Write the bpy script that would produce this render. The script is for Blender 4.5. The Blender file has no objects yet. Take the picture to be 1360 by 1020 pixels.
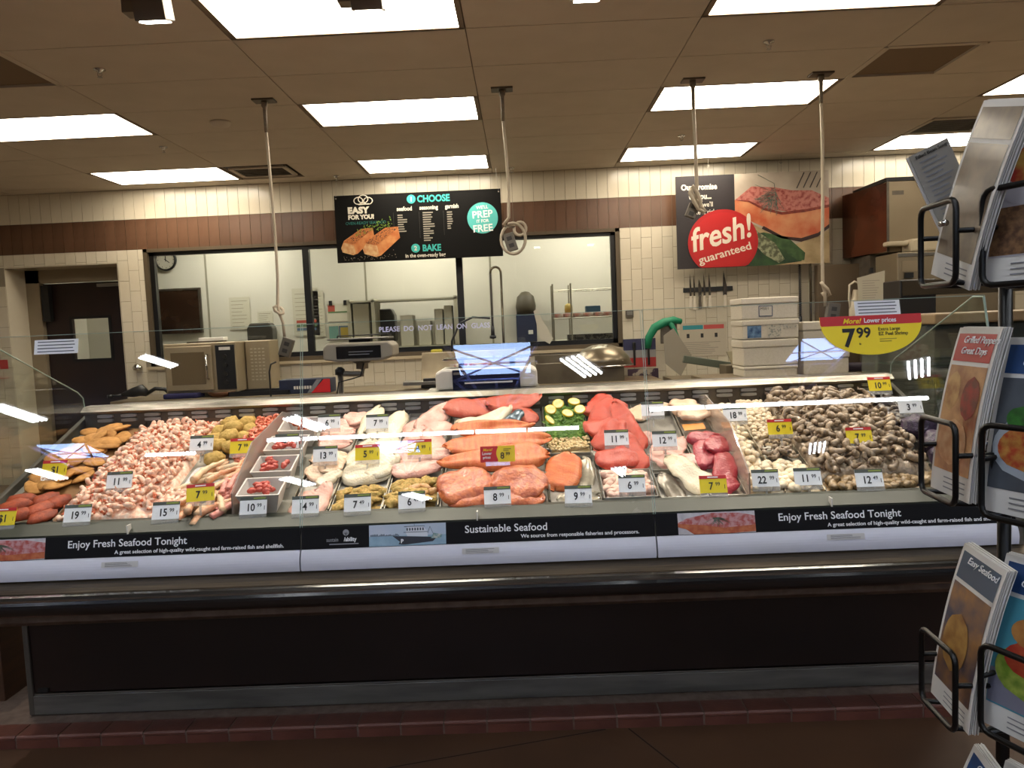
import bpy, math, random
from mathutils import Matrix, Vector, Euler, noise
R = random.Random(7)
PI = math.pi
C = bpy.context.scene.collection
SC = bpy.context.scene

def lin(c):
    return c/12.92 if c <= .04045 else ((c+.055)/1.055)**2.4
def col(h, a=1.0):
    h = h.lstrip('#')
    return tuple(lin(int(h[i:i+2], 16)/255) for i in (0, 2, 4)) + (a,)

# ------------------------------------------------------------------ camera
F, YAW, PITCH, ROLL = 1004.49, -0.0153443, 0.0751658, -0.0427971
fw = Vector((math.sin(YAW)*math.cos(PITCH), math.cos(YAW)*math.cos(PITCH), -math.sin(PITCH)))
r0 = Vector((math.cos(YAW), -math.sin(YAW), 0)); u0 = r0.cross(fw)
rr = r0*math.cos(ROLL)+u0*math.sin(ROLL); uu = -r0*math.sin(ROLL)+u0*math.cos(ROLL)
cd = bpy.data.cameras.new('camera'); cam = bpy.data.objects.new('camera', cd); C.objects.link(cam)
cd.sensor_width = 36; cd.lens = 36*F/1360; cd.clip_start = .05; cd.clip_end = 100
mw = Matrix((rr, uu, -fw)).transposed().to_4x4(); mw.translation = (0, 0, 1.5)
cam.matrix_world = mw; SC.camera = cam

# ------------------------------------------------------------------ world, exposure
wd = bpy.data.worlds.new('world'); SC.world = wd; wd.use_nodes = True
wd.node_tree.nodes['Background'].inputs[0].default_value = (.10, .085, .07, 1)
wd.node_tree.nodes['Background'].inputs[1].default_value = .3
SC.view_settings.view_transform = 'Standard'; SC.view_settings.look = 'None'
SC.view_settings.gamma = 1; SC.view_settings.use_curve_mapping = False
SC.view_settings.exposure = 0.0
LENS_E = 14.5          # ceiling lens radiance
HIGHBAY_E = 36.0
SKY_E = 16.0
SPOT_W = 68
WARM = (1.0, .80, .56)

# ------------------------------------------------------------------ materials
MC = {}
def mat(name, c, rough=.5, metal=0, c2=None, sc=20, bump=0, bsc=60, coat=0, emis=0, rnd=0, spec=.5, wave=None, detail=4, stretch=None, trans=0, sss=0, thr=None, aniso=0):
    if name in MC: return MC[name]
    m = bpy.data.materials.new(name); m.use_nodes = True; MC[name] = m
    nt = m.node_tree; N = nt.nodes; L = nt.links; b = N['Principled BSDF']
    c = col(c) if isinstance(c, str) else tuple(c)+(1,)*(4-len(c))
    b.inputs['Base Color'].default_value = c
    b.inputs['Roughness'].default_value = rough; b.inputs['Metallic'].default_value = metal
    b.inputs['Coat Weight'].default_value = coat; b.inputs['Coat Roughness'].default_value = .12
    b.inputs['Specular IOR Level'].default_value = spec
    if sss:
        b.inputs['Subsurface Weight'].default_value = sss; b.inputs['Subsurface Scale'].default_value = .01
    if trans: b.inputs['Transmission Weight'].default_value = trans
    tc = N.new('ShaderNodeTexCoord'); src = tc.outputs['Object']
    if stretch:
        mp = N.new('ShaderNodeMapping'); mp.inputs['Scale'].default_value = stretch
        L.new(src, mp.inputs[0]); src = mp.outputs[0]
    out = None
    if c2:
        c2 = col(c2) if isinstance(c2, str) else tuple(c2)+(1,)*(4-len(c2))
        if wave:
            t = N.new('ShaderNodeTexWave'); t.inputs['Scale'].default_value = sc
            t.inputs['Distortion'].default_value = wave; t.inputs['Detail'].default_value = 2
            t.inputs['Detail Scale'].default_value = 1.5
            L.new(src, t.inputs[0]); fac = t.outputs['Fac']
        else:
            t = N.new('ShaderNodeTexNoise'); t.inputs['Scale'].default_value = sc
            t.inputs['Detail'].default_value = detail
            L.new(src, t.inputs[0]); fac = t.outputs['Fac']
        rp = N.new('ShaderNodeValToRGB'); L.new(fac, rp.inputs[0])
        lo, hi = thr or ((.2, .8) if wave else (.35, .65))
        rp.color_ramp.elements[0].position = lo; rp.color_ramp.elements[1].position = hi
        rp.color_ramp.elements[0].color = c; rp.color_ramp.elements[1].color = c2
        out = rp.outputs[0]
    if rnd:
        oi = N.new('ShaderNodeObjectInfo'); hs = N.new('ShaderNodeHueSaturation')
        mr = N.new('ShaderNodeMapRange'); mr.inputs[3].default_value = 1-rnd; mr.inputs[4].default_value = 1+rnd
        L.new(oi.outputs['Random'], mr.inputs[0]); L.new(mr.outputs[0], hs.inputs['Value'])
        if out: L.new(out, hs.inputs['Color'])
        else: hs.inputs['Color'].default_value = c
        out = hs.outputs[0]
    if out: L.new(out, b.inputs['Base Color'])
    if bump:
        n = N.new('ShaderNodeTexNoise'); n.inputs['Scale'].default_value = bsc; n.inputs['Detail'].default_value = 3
        L.new(src, n.inputs[0]); bp = N.new('ShaderNodeBump'); bp.inputs['Strength'].default_value = bump
        bp.inputs['Distance'].default_value = .004
        L.new(n.outputs['Fac'], bp.inputs['Height']); L.new(bp.outputs[0], b.inputs['Normal']); L.new(bp.outputs[0], b.inputs['Coat Normal'])
    if emis:
        b.inputs['Emission Color'].default_value = c; b.inputs['Emission Strength'].default_value = emis
    return m

def glass_mat(name, tint=(1, 1, 1), refl=1.0, rough=0.0, haze=0.0):
    if name in MC: return MC[name]
    m = bpy.data.materials.new(name); m.use_nodes = True; MC[name] = m
    nt = m.node_tree; N = nt.nodes; L = nt.links; N.clear()
    o = N.new('ShaderNodeOutputMaterial'); mx = N.new('ShaderNodeMixShader')
    tr = N.new('ShaderNodeBsdfTransparent'); tr.inputs[0].default_value = tuple(tint)+(1,)
    gl = N.new('ShaderNodeBsdfGlossy'); gl.inputs['Roughness'].default_value = rough
    fr = N.new('ShaderNodeFresnel'); ge = N.new('ShaderNodeNewGeometry'); mr = N.new('ShaderNodeMapRange')
    mr.inputs[3].default_value = 1.5; mr.inputs[4].default_value = 1/1.5
    L.new(ge.outputs['Backfacing'], mr.inputs[0]); L.new(mr.outputs[0], fr.inputs['IOR'])
    mu = N.new('ShaderNodeMath'); mu.operation = 'MULTIPLY'; mu.inputs[1].default_value = refl
    L.new(fr.outputs[0], mu.inputs[0]); L.new(mu.outputs[0], mx.inputs[0])
    base = tr.outputs[0]
    if haze:
        df = N.new('ShaderNodeBsdfDiffuse'); df.inputs[0].default_value = (.75, .74, .7, 1)
        m2 = N.new('ShaderNodeMixShader'); m2.inputs[0].default_value = haze
        L.new(tr.outputs[0], m2.inputs[1]); L.new(df.outputs[0], m2.inputs[2]); base = m2.outputs[0]
    L.new(base, mx.inputs[1]); L.new(gl.outputs[0], mx.inputs[2])
    L.new(mx.outputs[0], o.inputs[0])
    return m

STEEL = mat('brushed_steel', '#8e8a82', .32, .9, c2='#a5a199', sc=6, stretch=(1, 60, 60), bump=.05)
STEEL2 = mat('worn_steel', '#77726a', .4, .85, c2='#8f8a80', sc=9)
DSTEEL = mat('dull_dark_steel', '#5d564c', .45, .7, c2='#6d655a', sc=14)
CHROME = mat('chrome', '#c8c8c6', .12, 1)
BLACKM = mat('black_enamel', '#0b0b0c', .28, .0, coat=.4)
BLACKP = mat('black_plastic', '#141414', .45)
DBROWN = mat('dark_brown_laminate', '#190d07', .36, 0, c2='#20120b', sc=3)
WHITEP = mat('white_plastic', '#d8d4cc', .4)
WHITE = mat('white_print', '#e9e9ea', .5)
BANNERW = mat('white_gloss_panel', '#c6c6d0', .35, spec=.4)
BANNERB = mat('black_banner_print', '#0c0b0e', .7, spec=.2)
CREAMT = mat('cream_glazed_tile', '#c6bca6', .18, c2='#cec5b1', sc=3, rnd=.04)
BROWNT = mat('brown_glazed_tile', '#5c4231', .25, c2='#674b39', sc=5, rnd=.10)
GROUT = mat('grout', '#8d8371', .9, bump=.2)
GROUTD = mat('dark_mortar', '#5a4a40', .9, bump=.4, c2='#6b5a4e', sc=30)
CEILT = mat('ceiling_panel', '#c2b8a8', .9, c2='#c7bdad', sc=4, bump=.1, bsc=200)
CEILB = mat('ceiling_grid_metal', '#7d6f5e', .7)
BLACKG = mat('black_window_frame', '#0a0908', .35)
PREPW = mat('cold_room_panel', '#d0cdbf', .5, c2='#d5d2c4', sc=2)
CARD = mat('white_card', '#dcd9d2', .6)
RED = mat('red_print', '#c3191f', .5)
YEL = mat('yellow_print', '#f2d60a', .5)
BLK = mat('black_ink', '#0c0c0c', .6)
TEAL = mat('teal_print', '#2fa39c', .5)
GREYH = mat('tag_header_grey', '#4a5048', .5)
GREENH = mat('tag_header_green', '#8a9a3a', .5)
CLEAR = glass_mat('case_glass', (.985, .99, .985))
ENDG = glass_mat('end_glass', (.93, .95, .93))
ACRYL = glass_mat('smoked_acrylic', (.80, .68, .60), 1.0, .05, haze=.32)
WING = glass_mat('window_glass', (.96, .97, .95))
DGREEN = glass_mat('green_glass', (.55, .66, .60), haze=.06)
EDGEG = mat('glass_edge', '#9fb3a8', .2, spec=.6)

# ------------------------------------------------------------------ geometry helpers
class MB:
    def __init__(s): s.v = []; s.f = []; s.m = []
    def add(s, vs, fs, mi=0):
        o = len(s.v); s.v += [tuple(v) for v in vs]; s.f += [tuple(i+o for i in f) for f in fs]; s.m += [mi]*len(fs); return s
    def box(s, x0, x1, y0, y1, z0, z1, mi=0, M=None):
        vs = [Vector(p) for p in ((x0, y0, z0), (x1, y0, z0), (x1, y1, z0), (x0, y1, z0), (x0, y0, z1), (x1, y0, z1), (x1, y1, z1), (x0, y1, z1))]
        if M: vs = [M @ v for v in vs]
        return s.add(vs, [(0, 3, 2, 1), (4, 5, 6, 7), (0, 1, 5, 4), (1, 2, 6, 5), (2, 3, 7, 6), (3, 0, 4, 7)], mi)
    def tube(s, pts, r, n=8, mi=0, cap=True, closed=False):
        pts = [Vector(p) for p in pts]; k = len(pts)
        rs = r if isinstance(r, (list, tuple)) else [r]*k
        vs = []; up = None
        for i, p in enumerate(pts):
            a = pts[(i-1) % k] if (i > 0 or closed) else pts[0]
            b = pts[(i+1) % k] if (i < k-1 or closed) else pts[-1]
            t = (b-a).normalized() if (b-a).length > 1e-9 else Vector((0, 0, 1))
            if up is None:
                up = Vector((0, 0, 1)) if abs(t.z) < .9 else Vector((1, 0, 0))
            x = t.cross(up)
            if x.length < 1e-6: x = t.orthogonal()
            x.normalize(); y = x.cross(t).normalized(); up = y
            for j in range(n):
                q = 2*PI*j/n; vs.append(p+(x*math.cos(q)+y*math.sin(q))*rs[i])
        fs = []
        for i in range(k if closed else k-1):
            i2 = (i+1) % k
            for j in range(n):
                j2 = (j+1) % n; fs.append((i*n+j, i*n+j2, i2*n+j2, i2*n+j))
        if cap and not closed:
            fs.append(tuple(range(n-1, -1, -1))); fs.append(tuple((k-1)*n+j for j in range(n)))
        return s.add(vs, fs, mi)
    def lathe(s, prof, n=24, c=(0, 0, 0), mi=0, M=None):
        vs = []; fs = []
        for r, z in prof:
            for j in range(n):
                q = 2*PI*j/n; v = Vector((c[0]+r*math.cos(q), c[1]+r*math.sin(q), c[2]+z)); vs.append(M @ v if M else v)
        for i in range(len(prof)-1):
            for j in range(n):
                j2 = (j+1) % n; fs.append((i*n+j, i*n+j2, (i+1)*n+j2, (i+1)*n+j))
        if prof[0][0] > 1e-6: fs.append(tuple(range(n-1, -1, -1)))
        if prof[-1][0] > 1e-6: fs.append(tuple((len(prof)-1)*n+j for j in range(n)))
        return s.add(vs, fs, mi)
    def prism(s, poly, a, b, axis='z', mi=0):
        # poly: 2d points; extrude from a to b on axis. x: poly=(y,z); y: poly=(x,z); z: poly=(x,y)
        def P(p, t):
            return {'x': (t, p[0], p[1]), 'y': (p[0], t, p[1]), 'z': (p[0], p[1], t)}[axis]
        n = len(poly); vs = [P(p, a) for p in poly]+[P(p, b) for p in poly]
        fs = [tuple(range(n-1, -1, -1)), tuple(range(n, 2*n))]+[(i, (i+1) % n, n+(i+1) % n, n+i) for i in range(n)]
        return s.add(vs, fs, mi)
    def mesh(s, name, mats, smooth=False):
        me = bpy.data.meshes.new(name); me.from_pydata(s.v, [], s.f)
        for m in (mats if isinstance(mats, (list, tuple)) else [mats]): me.materials.append(m)
        me.polygons.foreach_set('material_index', s.m)
        if smooth: me.polygons.foreach_set('use_smooth', [True]*len(s.f))
        me.update()
        import bmesh
        bm = bmesh.new(); bm.from_mesh(me); bmesh.ops.recalc_face_normals(bm, faces=bm.faces); bm.to_mesh(me); bm.free()
        return me
    def obj(s, name, mats, parent=None, smooth=False, bev=0, M=None, angle=None):
        o = put(name, s.mesh(name, mats, smooth), parent, M)
        if bev:
            b = o.modifiers.new('bevel', 'BEVEL'); b.width = bev; b.segments = 2; b.limit_method = 'ANGLE'
        return o

def put(name, me, parent=None, M=None):
    o = bpy.data.objects.new(name, me); C.objects.link(o)
    if parent: o.parent = parent
    if M is not None: o.matrix_local = M
    return o
def tag(o, label=None, cat=None, group=None, kind=None):
    if label: o['label'] = label
    if cat: o['category'] = cat
    if group: o['group'] = group
    if kind: o['kind'] = kind
    return o
def empty(name, M=None, label=None, cat=None, group=None, kind=None):
    o = bpy.data.objects.new(name, None); C.objects.link(o); o.empty_display_size = .05
    if M is not None: o.matrix_world = M if isinstance(M, Matrix) else Matrix.Translation(M)
    return tag(o, label, cat, group, kind)
def T(x, y, z, rz=0, rx=0, ry=0, s=1):
    return Matrix.Translation((x, y, z)) @ Euler((rx, ry, rz), 'XYZ').to_matrix().to_4x4() @ Matrix.Scale(s, 4)
def frame(o, right, up):
    right = Vector(right).normalized(); up = Vector(up); n = right.cross(up).normalized(); up = n.cross(right)
    m = Matrix((right, up, n)).transposed().to_4x4(); m.translation = Vector(o); return m
def FY(x, y, z):       # plane facing the shopper (-Y)
    return frame((x, y, z), (1, 0, 0), (0, 0, 1))
def box(name, x0, x1, y0, y1, z0, z1, m, parent=None, bev=0, M=None):
    return MB().box(x0, x1, y0, y1, z0, z1).obj(name, m, parent, bev=bev, M=M)
def poly(name, pts, m, parent, z=0, th=.0012, M=None):
    return MB().prism(pts, z, z+th, 'z').obj(name, m, parent, M=M)
def ell(cx, cy, rx, ry, n=28, a0=0, a1=2*PI):
    return [(cx+rx*math.cos(a0+(a1-a0)*i/n), cy+ry*math.sin(a0+(a1-a0)*i/n)) for i in range(n+(0 if abs(a1-a0-2*PI) < 1e-6 else 1))]
TXC = {}
def text(s, h, m, parent, x=0, y=0, z=0, align='LEFT', bold=0, shear=0, sx=1, rot=0, name='lettering', ex=0.0004, sp=1):
    key = (s, round(h, 4), align, bold, shear, sp, m.name, ex)
    if key not in TXC:
        cu = bpy.data.curves.new('t', 'FONT'); cu.body = s; cu.size = h/.72; cu.align_x = align
        cu.offset = bold*h; cu.shear = shear; cu.resolution_u = 3; cu.extrude = ex; cu.space_character = sp
        ob = bpy.data.objects.new('t', cu); me = bpy.data.meshes.new_from_object(ob)
        bpy.data.objects.remove(ob); me.materials.clear(); me.materials.append(m); me.name = 'lettering'; TXC[key] = me
    return put(name, TXC[key], parent, Matrix.Translation((x, y, z+ex)) @ Matrix.Rotation(rot, 4, 'Z') @ Matrix.Diagonal((sx, 1, 1, 1)))
def lines(name, x0, x1, y0, y1, n, h, m, parent, z=.001, seed=1, ragged=.4):
    r = random.Random(seed); b = MB()
    for i in range(n):
        yy = y1-(y1-y0)*i/max(1, n-1); b.box(x0, x0+(x1-x0)*(1-ragged*r.random()), yy-h/2, yy+h/2, z, z+.0004)
    o = b.obj(name, m, parent); return o

# ================================================================== SETTING
CZ = 3.136; WY = 8.17
# floor
tag(MB().box(-16, 16, 3.5, 9.9, -.1, 0).obj('floor_work_area', mat('work_floor_bounce', '#83705c', .5, c2='#75634f', sc=6)), kind='structure')  # unseen floor, colour lightened to bounce light up to the ceiling
fl = MB().box(-16, 16, -22, 3.5, -.1, 0).obj('floor', mat('stained_concrete', '#3e2a1c', .45, c2='#4b3322', sc=1.7, detail=8, bump=.15, bsc=12, spec=.35)); tag(fl, kind='structure')
def saw(a, b):
    a = Vector(a); b = Vector(b); d = (b-a).normalized(); n = Vector((-d.y, d.x, 0))*.003
    MB().add([a-n, b-n, b+n, a+n, ], [(0, 1, 2, 3)]).obj('saw_cut', mat('saw_cut_dark', '#120a07', .9), fl, M=T(0, 0, .0012))
saw((.25, 2.70, 0), (-3.4, 1.75, 0)); saw((.335, 2.70, 0), (1.1, 1.2, 0))
# ceiling
MX = 1.287; GX0 = -1.5245; MY = .6096; GY0 = 3.6544
ce = MB().box(-7, 7.5, 1.8, 10, CZ+.03, CZ+.12).obj('ceiling', mat('plenum', '#4a4036', .9)); tag(ce, kind='structure')
LC = {-2: (1, 2), 0: (0, 1, 2), 2: (0, 1, 2), 4: (1, 2)}
lightcells = {(c, 3*k) for c, ks in LC.items() for k in ks}
tm = MB().box(-MX/2+.003, MX/2-.003, -MY/2+.003, MY/2-.003, 0, .02).mesh('ceiling_tile', CEILT)
hm = MB().box(-MX/4+.003, MX/4-.003, -MY/2+.003, MY/2-.003, 0, .02).mesh('ceiling_tile', CEILT)
ventcells = {(3, 2), (4, 5), (-1, 6), (-2, 1)}
for i in range(-4, 7):
    for j in range(-3, 8):
        if (i, j) in lightcells: continue
        x = GX0+(i+.5)*MX; y = GY0+(j+.5)*MY
        if (i, j) in ventcells:
            hx = x-MX/4 if (i, j) == (-2, 1) else x+MX/4
            put('ceiling_tile', hm, ce, T(hx, y, CZ))
        else:
            if y > WY-.25: continue
            put('ceiling_tile', tm, ce, T(x, y, CZ))
sm = MB().box(-MX/2+.003, MX/2-.003, GY0+7*MY+.003, WY, 0, .02).mesh('ceiling_tile', CEILT)
for i in range(-4, 7): put('ceiling_tile', sm, ce, T(GX0+(i+.5)*MX, 0, CZ))
bx = MB().box(-.012, .012, 1.8, WY, 0, .01).mesh('grid_bar', CEILB)
by = MB().box(-7, 7.5, -.012, .012, 0, .01).mesh('grid_bar', CEILB)
for i in range(-4, 8): put('grid_bar', bx, ce, T(GX0+i*MX, 0, CZ+.012))
for j in range(-3, 8): put('grid_bar', by, ce, T(0, GY0+j*MY, CZ+.013))
# ceiling light panels
LENS = mat('lit_lens', (1.0, .89, .72), .5, emis=LENS_E)
place = {-2: 'above the left doorway', 0: 'left of centre', 2: 'right of centre', 4: 'at the far right'}
rowp = ['nearest the shopper', 'in the middle row', 'in the row nearest the tiled wall']
for c, ks in LC.items():
    for k in ks:
        y0 = GY0+3*k*MY; x0 = GX0+c*MX
        e = empty('ceiling_light', (x0+MX/2, y0+MY/2, CZ), 'glowing recessed ceiling light panel %s, %s' % (place[c], rowp[k]), 'ceiling light', 'recessed ceiling lights')
        hw = .6096; hh = .3048
        MB().box(-hw, hw, -hh+.012, hh-.012, .004, .02).obj('lens', LENS, e)
        b = MB()
        for s in (-1, 1):
            b.box(-MX/2, MX/2, s*hh-.013, s*hh+.013, 0, .02); b.box(s*hw, s*(hw+.03), -hh, hh, 0, .02)
        b.obj('frame', CEILB, e)
# vents
def vent(x, y, w, d, lab, dark, slats=True):
    e = empty('ceiling_vent', (x, y, CZ), lab, 'vent')
    MB().box(-w/2, w/2, -d/2, d/2, .012, .02).obj('backing', mat('vent_shadow', '#2c241c', .9) if slats else mat('brown_grille', '#786650', .9), e)
    b = MB()
    for s in (-1, 1):
        b.box(-w/2, w/2, s*d/2-.02, s*d/2+.02, -.004, .012); b.box(s*w/2-.02, s*w/2+.02, -d/2, d/2, -.004, .012)
    b.obj('frame', CEILT, e)
    if slats:
        s_ = MB().box(-w/2+.02, w/2-.02, -.004, .004, -.001, .012).mesh('slat', DSTEEL)
        n = int(d/.045)
        for i in range(1, n): put('slat', s_, e, T(0, -d/2+i*d/n, 0))
vent(GX0-.75*MX, GY0+6.5*MY, .52, .40, 'small slatted ceiling vent beside the light above the window', 0)
vent(GX0+4.25*MX, GY0+5.5*MY, .60, .50, 'slatted ceiling vent above the steel cabinet at right', 0)
vent(GX0+3.25*MX, GY0+2.5*MY, .61, .585, 'plain dark brown square return panel in the ceiling at right', 0, False)
vent(GX0-1.25*MX, GY0+1.5*MY, .61, .585, 'dark brown return panel in the ceiling at the far left', 0, False)
# sprinklers + smoke detector
for x, y, l in ((-2.449, 4.609, 'ceiling sprinkler head at far left near the dark return panel'), (-2.946, 6.463, 'ceiling sprinkler head between the two lights above the doorway'), (1.55, 4.683, 'ceiling sprinkler head right of centre, in front of the hanging cords'), (1.498, 6.908, 'ceiling sprinkler head behind the third hanging cord'), (-1.85, 7.95, 'small ceiling hanger clip above the left end of the menu board'), (-.03, 7.95, 'small ceiling hanger clip above the right end of the menu board')):
    e = empty('sprinkler', (x, y, CZ), l, 'sprinkler')
    MB().lathe([(.0, 0), (.034, 0), (.034, -.006), (.012, -.01), (.012, -.02), (0, -.02)], 16).obj('escutcheon', CHROME, e, True)
    MB().tube([(-.012, 0, -.02), (-.014, 0, -.034), (0, 0, -.045)], .002).tube([(.012, 0, -.02), (.014, 0, -.034), (0, 0, -.045)], .002).lathe([(0, -.046), (.015, -.046), (.015, -.048), (0, -.048)], 12).obj('deflector', STEEL, e)
MB().lathe([(0, 0), (.075, 0), (.075, -.012), (.06, -.03), (.03, -.04), (0, -.04)], 24).obj('smoke_detector', CEILT, None, True, M=T(-2.203, 5.817, CZ)).update_tag()
tag(C.objects[-1], 'round off-white smoke detector on the ceiling left of the first cord', 'detector')

# ---- back wall with openings
wb = MB()
OX0, OX1, OZ = -5.555, -4.318, 2.365     # doorway
VX0, VX1, VZ0, VZ1 = -4.03, 1.085, 1.235, 2.50   # window rough opening
y0, y1 = WY, WY+.14
for x0, x1, z0, z1 in ((-7, OX0, 0, 3.3), (OX0, OX1, OZ, 3.3), (OX1, VX0, 0, 3.3), (VX0, VX1, 0, VZ0), (VX0, VX1, VZ1, 3.3), (VX1, 7.5, 0, 3.3)):
    wb.box(x0, x1, y0, y1, z0, z1)
wb = tag(wb.obj('wall_back', GROUT), kind='structure')
PW = .1125; tw = PW-.004
meshes = {}
def tile_at(x, z0, z1, m, acc, cnt):
    # window & door cut
    xa, xb = x+.002, x+PW-.002
    for (a, b, c, d) in ((OX0, OX1, 0, OZ), (VX0, VX1, VZ0, VZ1)):
        if xb > a and xa < b and z1 > c and z0 < d:
            if z0 < c-.02: z1 = min(z1, c)
            elif z1 > d+.02: z0 = max(z0, d)
            elif xa < a-.02: xb = min(xb, a)
            elif xb > b+.02: xa = max(xa, b)
            else: return
    za, zb = z0+.002, z1-.002
    if xb-xa < .015 or zb-za < .015: return
    if cnt:
        key = (round(xb-xa, 3), round(zb-za, 3), m.name)
        if key not in meshes:
            w, h = xb-xa, zb-za
            meshes[key] = MB().box(0, w, -.006, 0, 0, h).mesh('tile', m)
        put('tile', meshes[key], wb, T(xa, WY, za))
    else:
        acc.box(xa, xb, WY-.006, WY, za, zb)
accC, accB = MB(), MB(); ntile = 0
i = 0; x = -6.9
while x < 7.4:
    near = -5.7 < x < 5.2
    one = near and ntile < 296
    tile_at(x, 2.50, 2.82, BROWNT, accB, one)
    tile_at(x, 2.82, 3.134, CREAMT, accC, one)
    ntile += 2 if one else 0
    z = 2.50; st = .11 if i % 2 else .22
    while z > .02:
        z0 = max(z-st, 0.0)
        one = (1.0 < x < 3.55 and z0 > 1.55 and ntile < 296)
        tile_at(x, z0, z, CREAMT, accC, one); ntile += 1 if one else 0
        z = z0; st = .22
    x += PW; i += 1
tag(accC.obj('tile', CREAMT, wb), kind='stuff'); tag(accB.obj('tile', BROWNT, wb), kind='stuff')
# side walls and store shell
tag(MB().box(-7.1, -7, 1.8, 10, 0, 3.3).obj('wall_left', CREAMT), kind='structure')
tag(MB().box(7.5, 7.6, 1.8, 10, 0, 3.3).obj('wall_right', CREAMT), kind='structure')
SH = mat('store_paint', '#6b5a48', .8)
for nm, b in (('wall_front', (-16, 16, -22.1, -22, 0, 6.4)), ('wall_far_left', (-16.1, -16, -22, 1.8, 0, 6.4)), ('wall_far_right', (16, 16.1, -22, 1.8, 0, 6.4)),
              ('ceiling_store', (-16, 16, -22, 1.8, 6.4, 6.5)), ('wall_soffit', (-16, 16, 1.7, 1.8, CZ, 6.4)),
              ('wall_soffit_left', (-16, -7, 1.8, 1.9, 0, 3.3)), ('wall_soffit_right', (7.5, 16, 1.8, 1.9, 0, 3.3))):
    tag(MB().box(*b).obj(nm, mat('dark_store_paint', '#2c2622', .9) if 'ceiling' in nm else SH), kind='structure')

# ---- curb tiles
cb = tag(MB().box(-2.62, 2.7, 2.709, 3.75, 0, .0445).obj('trim_1', GROUTD), kind='structure')
CT = mat('quarry_tile', '#4e281e', .5, c2='#5e3428', sc=9, rnd=.12, bump=.3, bsc=80)
top = MB().prism([(2.705, .036), (2.705, .042), (2.711, .048), (2.798, .048), (2.800, .036)], 0, .154, 'x').mesh('curb_tile', CT)
fr_ = MB().box(0, .154, 2.706, 2.718, 0, .033).mesh('curb_tile', CT)
x = -2.60; i = 0
while x < 2.65:
    put('curb_tile', top, cb, T(x, 0, 0)); put('curb_tile', fr_, cb, T(x+.0, 0, 0)); x += .161; i += 1

# ---- observation window
wi = empty('window_1', (0, 0, 0), kind='structure')
fx0, fx1, fz0, fz1 = -3.985, 1.04, 1.28, 2.465
ALU = mat('bronze_reveal', '#5a4e3c', .45, .3)
b = MB()
for a in ((VX0, fx0+.0, VZ0, VZ1), (fx1, VX1, VZ0, VZ1), (VX0, VX1, fz1, VZ1), (VX0, VX1, VZ0, fz0)):
    b.box(a[0], a[1], WY-.012, WY+.15, a[2], a[3])
b.obj('window_reveal', ALU, wi)
b = MB(); t = .05
b.box(fx0, fx1, WY+.03, WY+.09, fz1-t*.7, fz1).box(fx0, fx1, WY+.03, WY+.09, fz0, fz0+t).box(fx0, fx0+t, WY+.03, WY+.09, fz0, fz1).box(fx1-t, fx1, WY+.03, WY+.09, fz0, fz1)
b.obj('window_frame', BLACKG, wi)
for mx in (-2.29, -.64): MB().box(mx-.035, mx+.035, WY+.028, WY+.09, fz0+t, fz1-t*.7).obj('mullion', BLACKG, wi)
for a, c in ((fx0+t, -2.325), (-2.255, -.675), (-.605, fx1-t)): MB().box(a, c, WY+.055, WY+.061, fz0+t, fz1-t*.7).obj('window_pane', WING, wi)
tag(MB().box(VX0-.03, VX1+.03, WY-.05, WY+.03, VZ0-.03, VZ0).obj('trim_2', mat('sill_tile', '#b7a88c', .4)), kind='structure')

# ---- doorway with swing door
dj = empty('door_1', (0, 0, 0), kind='structure')
JM = mat('door_jamb', '#8b7d66', .55)
MB().box(OX0-.0, OX0+.006, WY+.0, WY+.36, 0, OZ).box(OX1-.006, OX1, WY, WY+.36, 0, OZ).box(OX0, OX1, WY, WY+.36, OZ-.006, OZ).obj('door_reveal', CREAMT, dj)
MB().box(OX0+.006, OX0+.16, WY+.33, WY+.42, 0, OZ).box(OX0, OX1, WY+.33, WY+.42, OZ-.15, OZ).obj('door_frame', JM, dj)
DP = mat('dark_brown_door', '#1c0d08', .4, c2='#24120b', sc=4)
dx0, dx1 = OX0+.17, OX1-.01; dz1 = OZ-.16
wx0, wx1, wz0, wz1 = -5.085, -4.67, 1.345, 1.80
b = MB()
for q in ((dx0, wx0, .05, dz1), (wx1, dx1, .05, dz1), (wx0, wx1, .05, wz0), (wx0, wx1, wz1, dz1)): b.box(q[0], q[1], WY+.38, WY+.42, q[2], q[3])
b.obj('door_leaf', DP, dj)
b = MB(); g = .03
b.box(wx0-g, wx1+g, WY+.37, WY+.38, wz1, wz1+g).box(wx0-g, wx1+g, WY+.37, WY+.38, wz0-g, wz0).box(wx0-g, wx0, WY+.37, WY+.38, wz0, wz1).box(wx1, wx1+g, WY+.37, WY+.38, wz0, wz1)
b.obj('vision_frame', BLACKG, dj); MB().box(wx0, wx1, WY+.395, WY+.40, wz0, wz1).obj('vision_pane', WING, dj)
MB().box(dx1-.42, dx1-.02, WY+.33, WY+.37, dz1-.055, dz1-.02).obj('door_closer', STEEL, dj)
MB().box(dx0+.02, dx0+.10, WY+.30, WY+.37, dz1-.42, dz1-.02).obj('door_operator', BLACKP, dj)
MB().box(dx0, dx1, WY+.36, WY+.38, .05, .35).obj('kick_plate', STEEL, dj)

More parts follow.
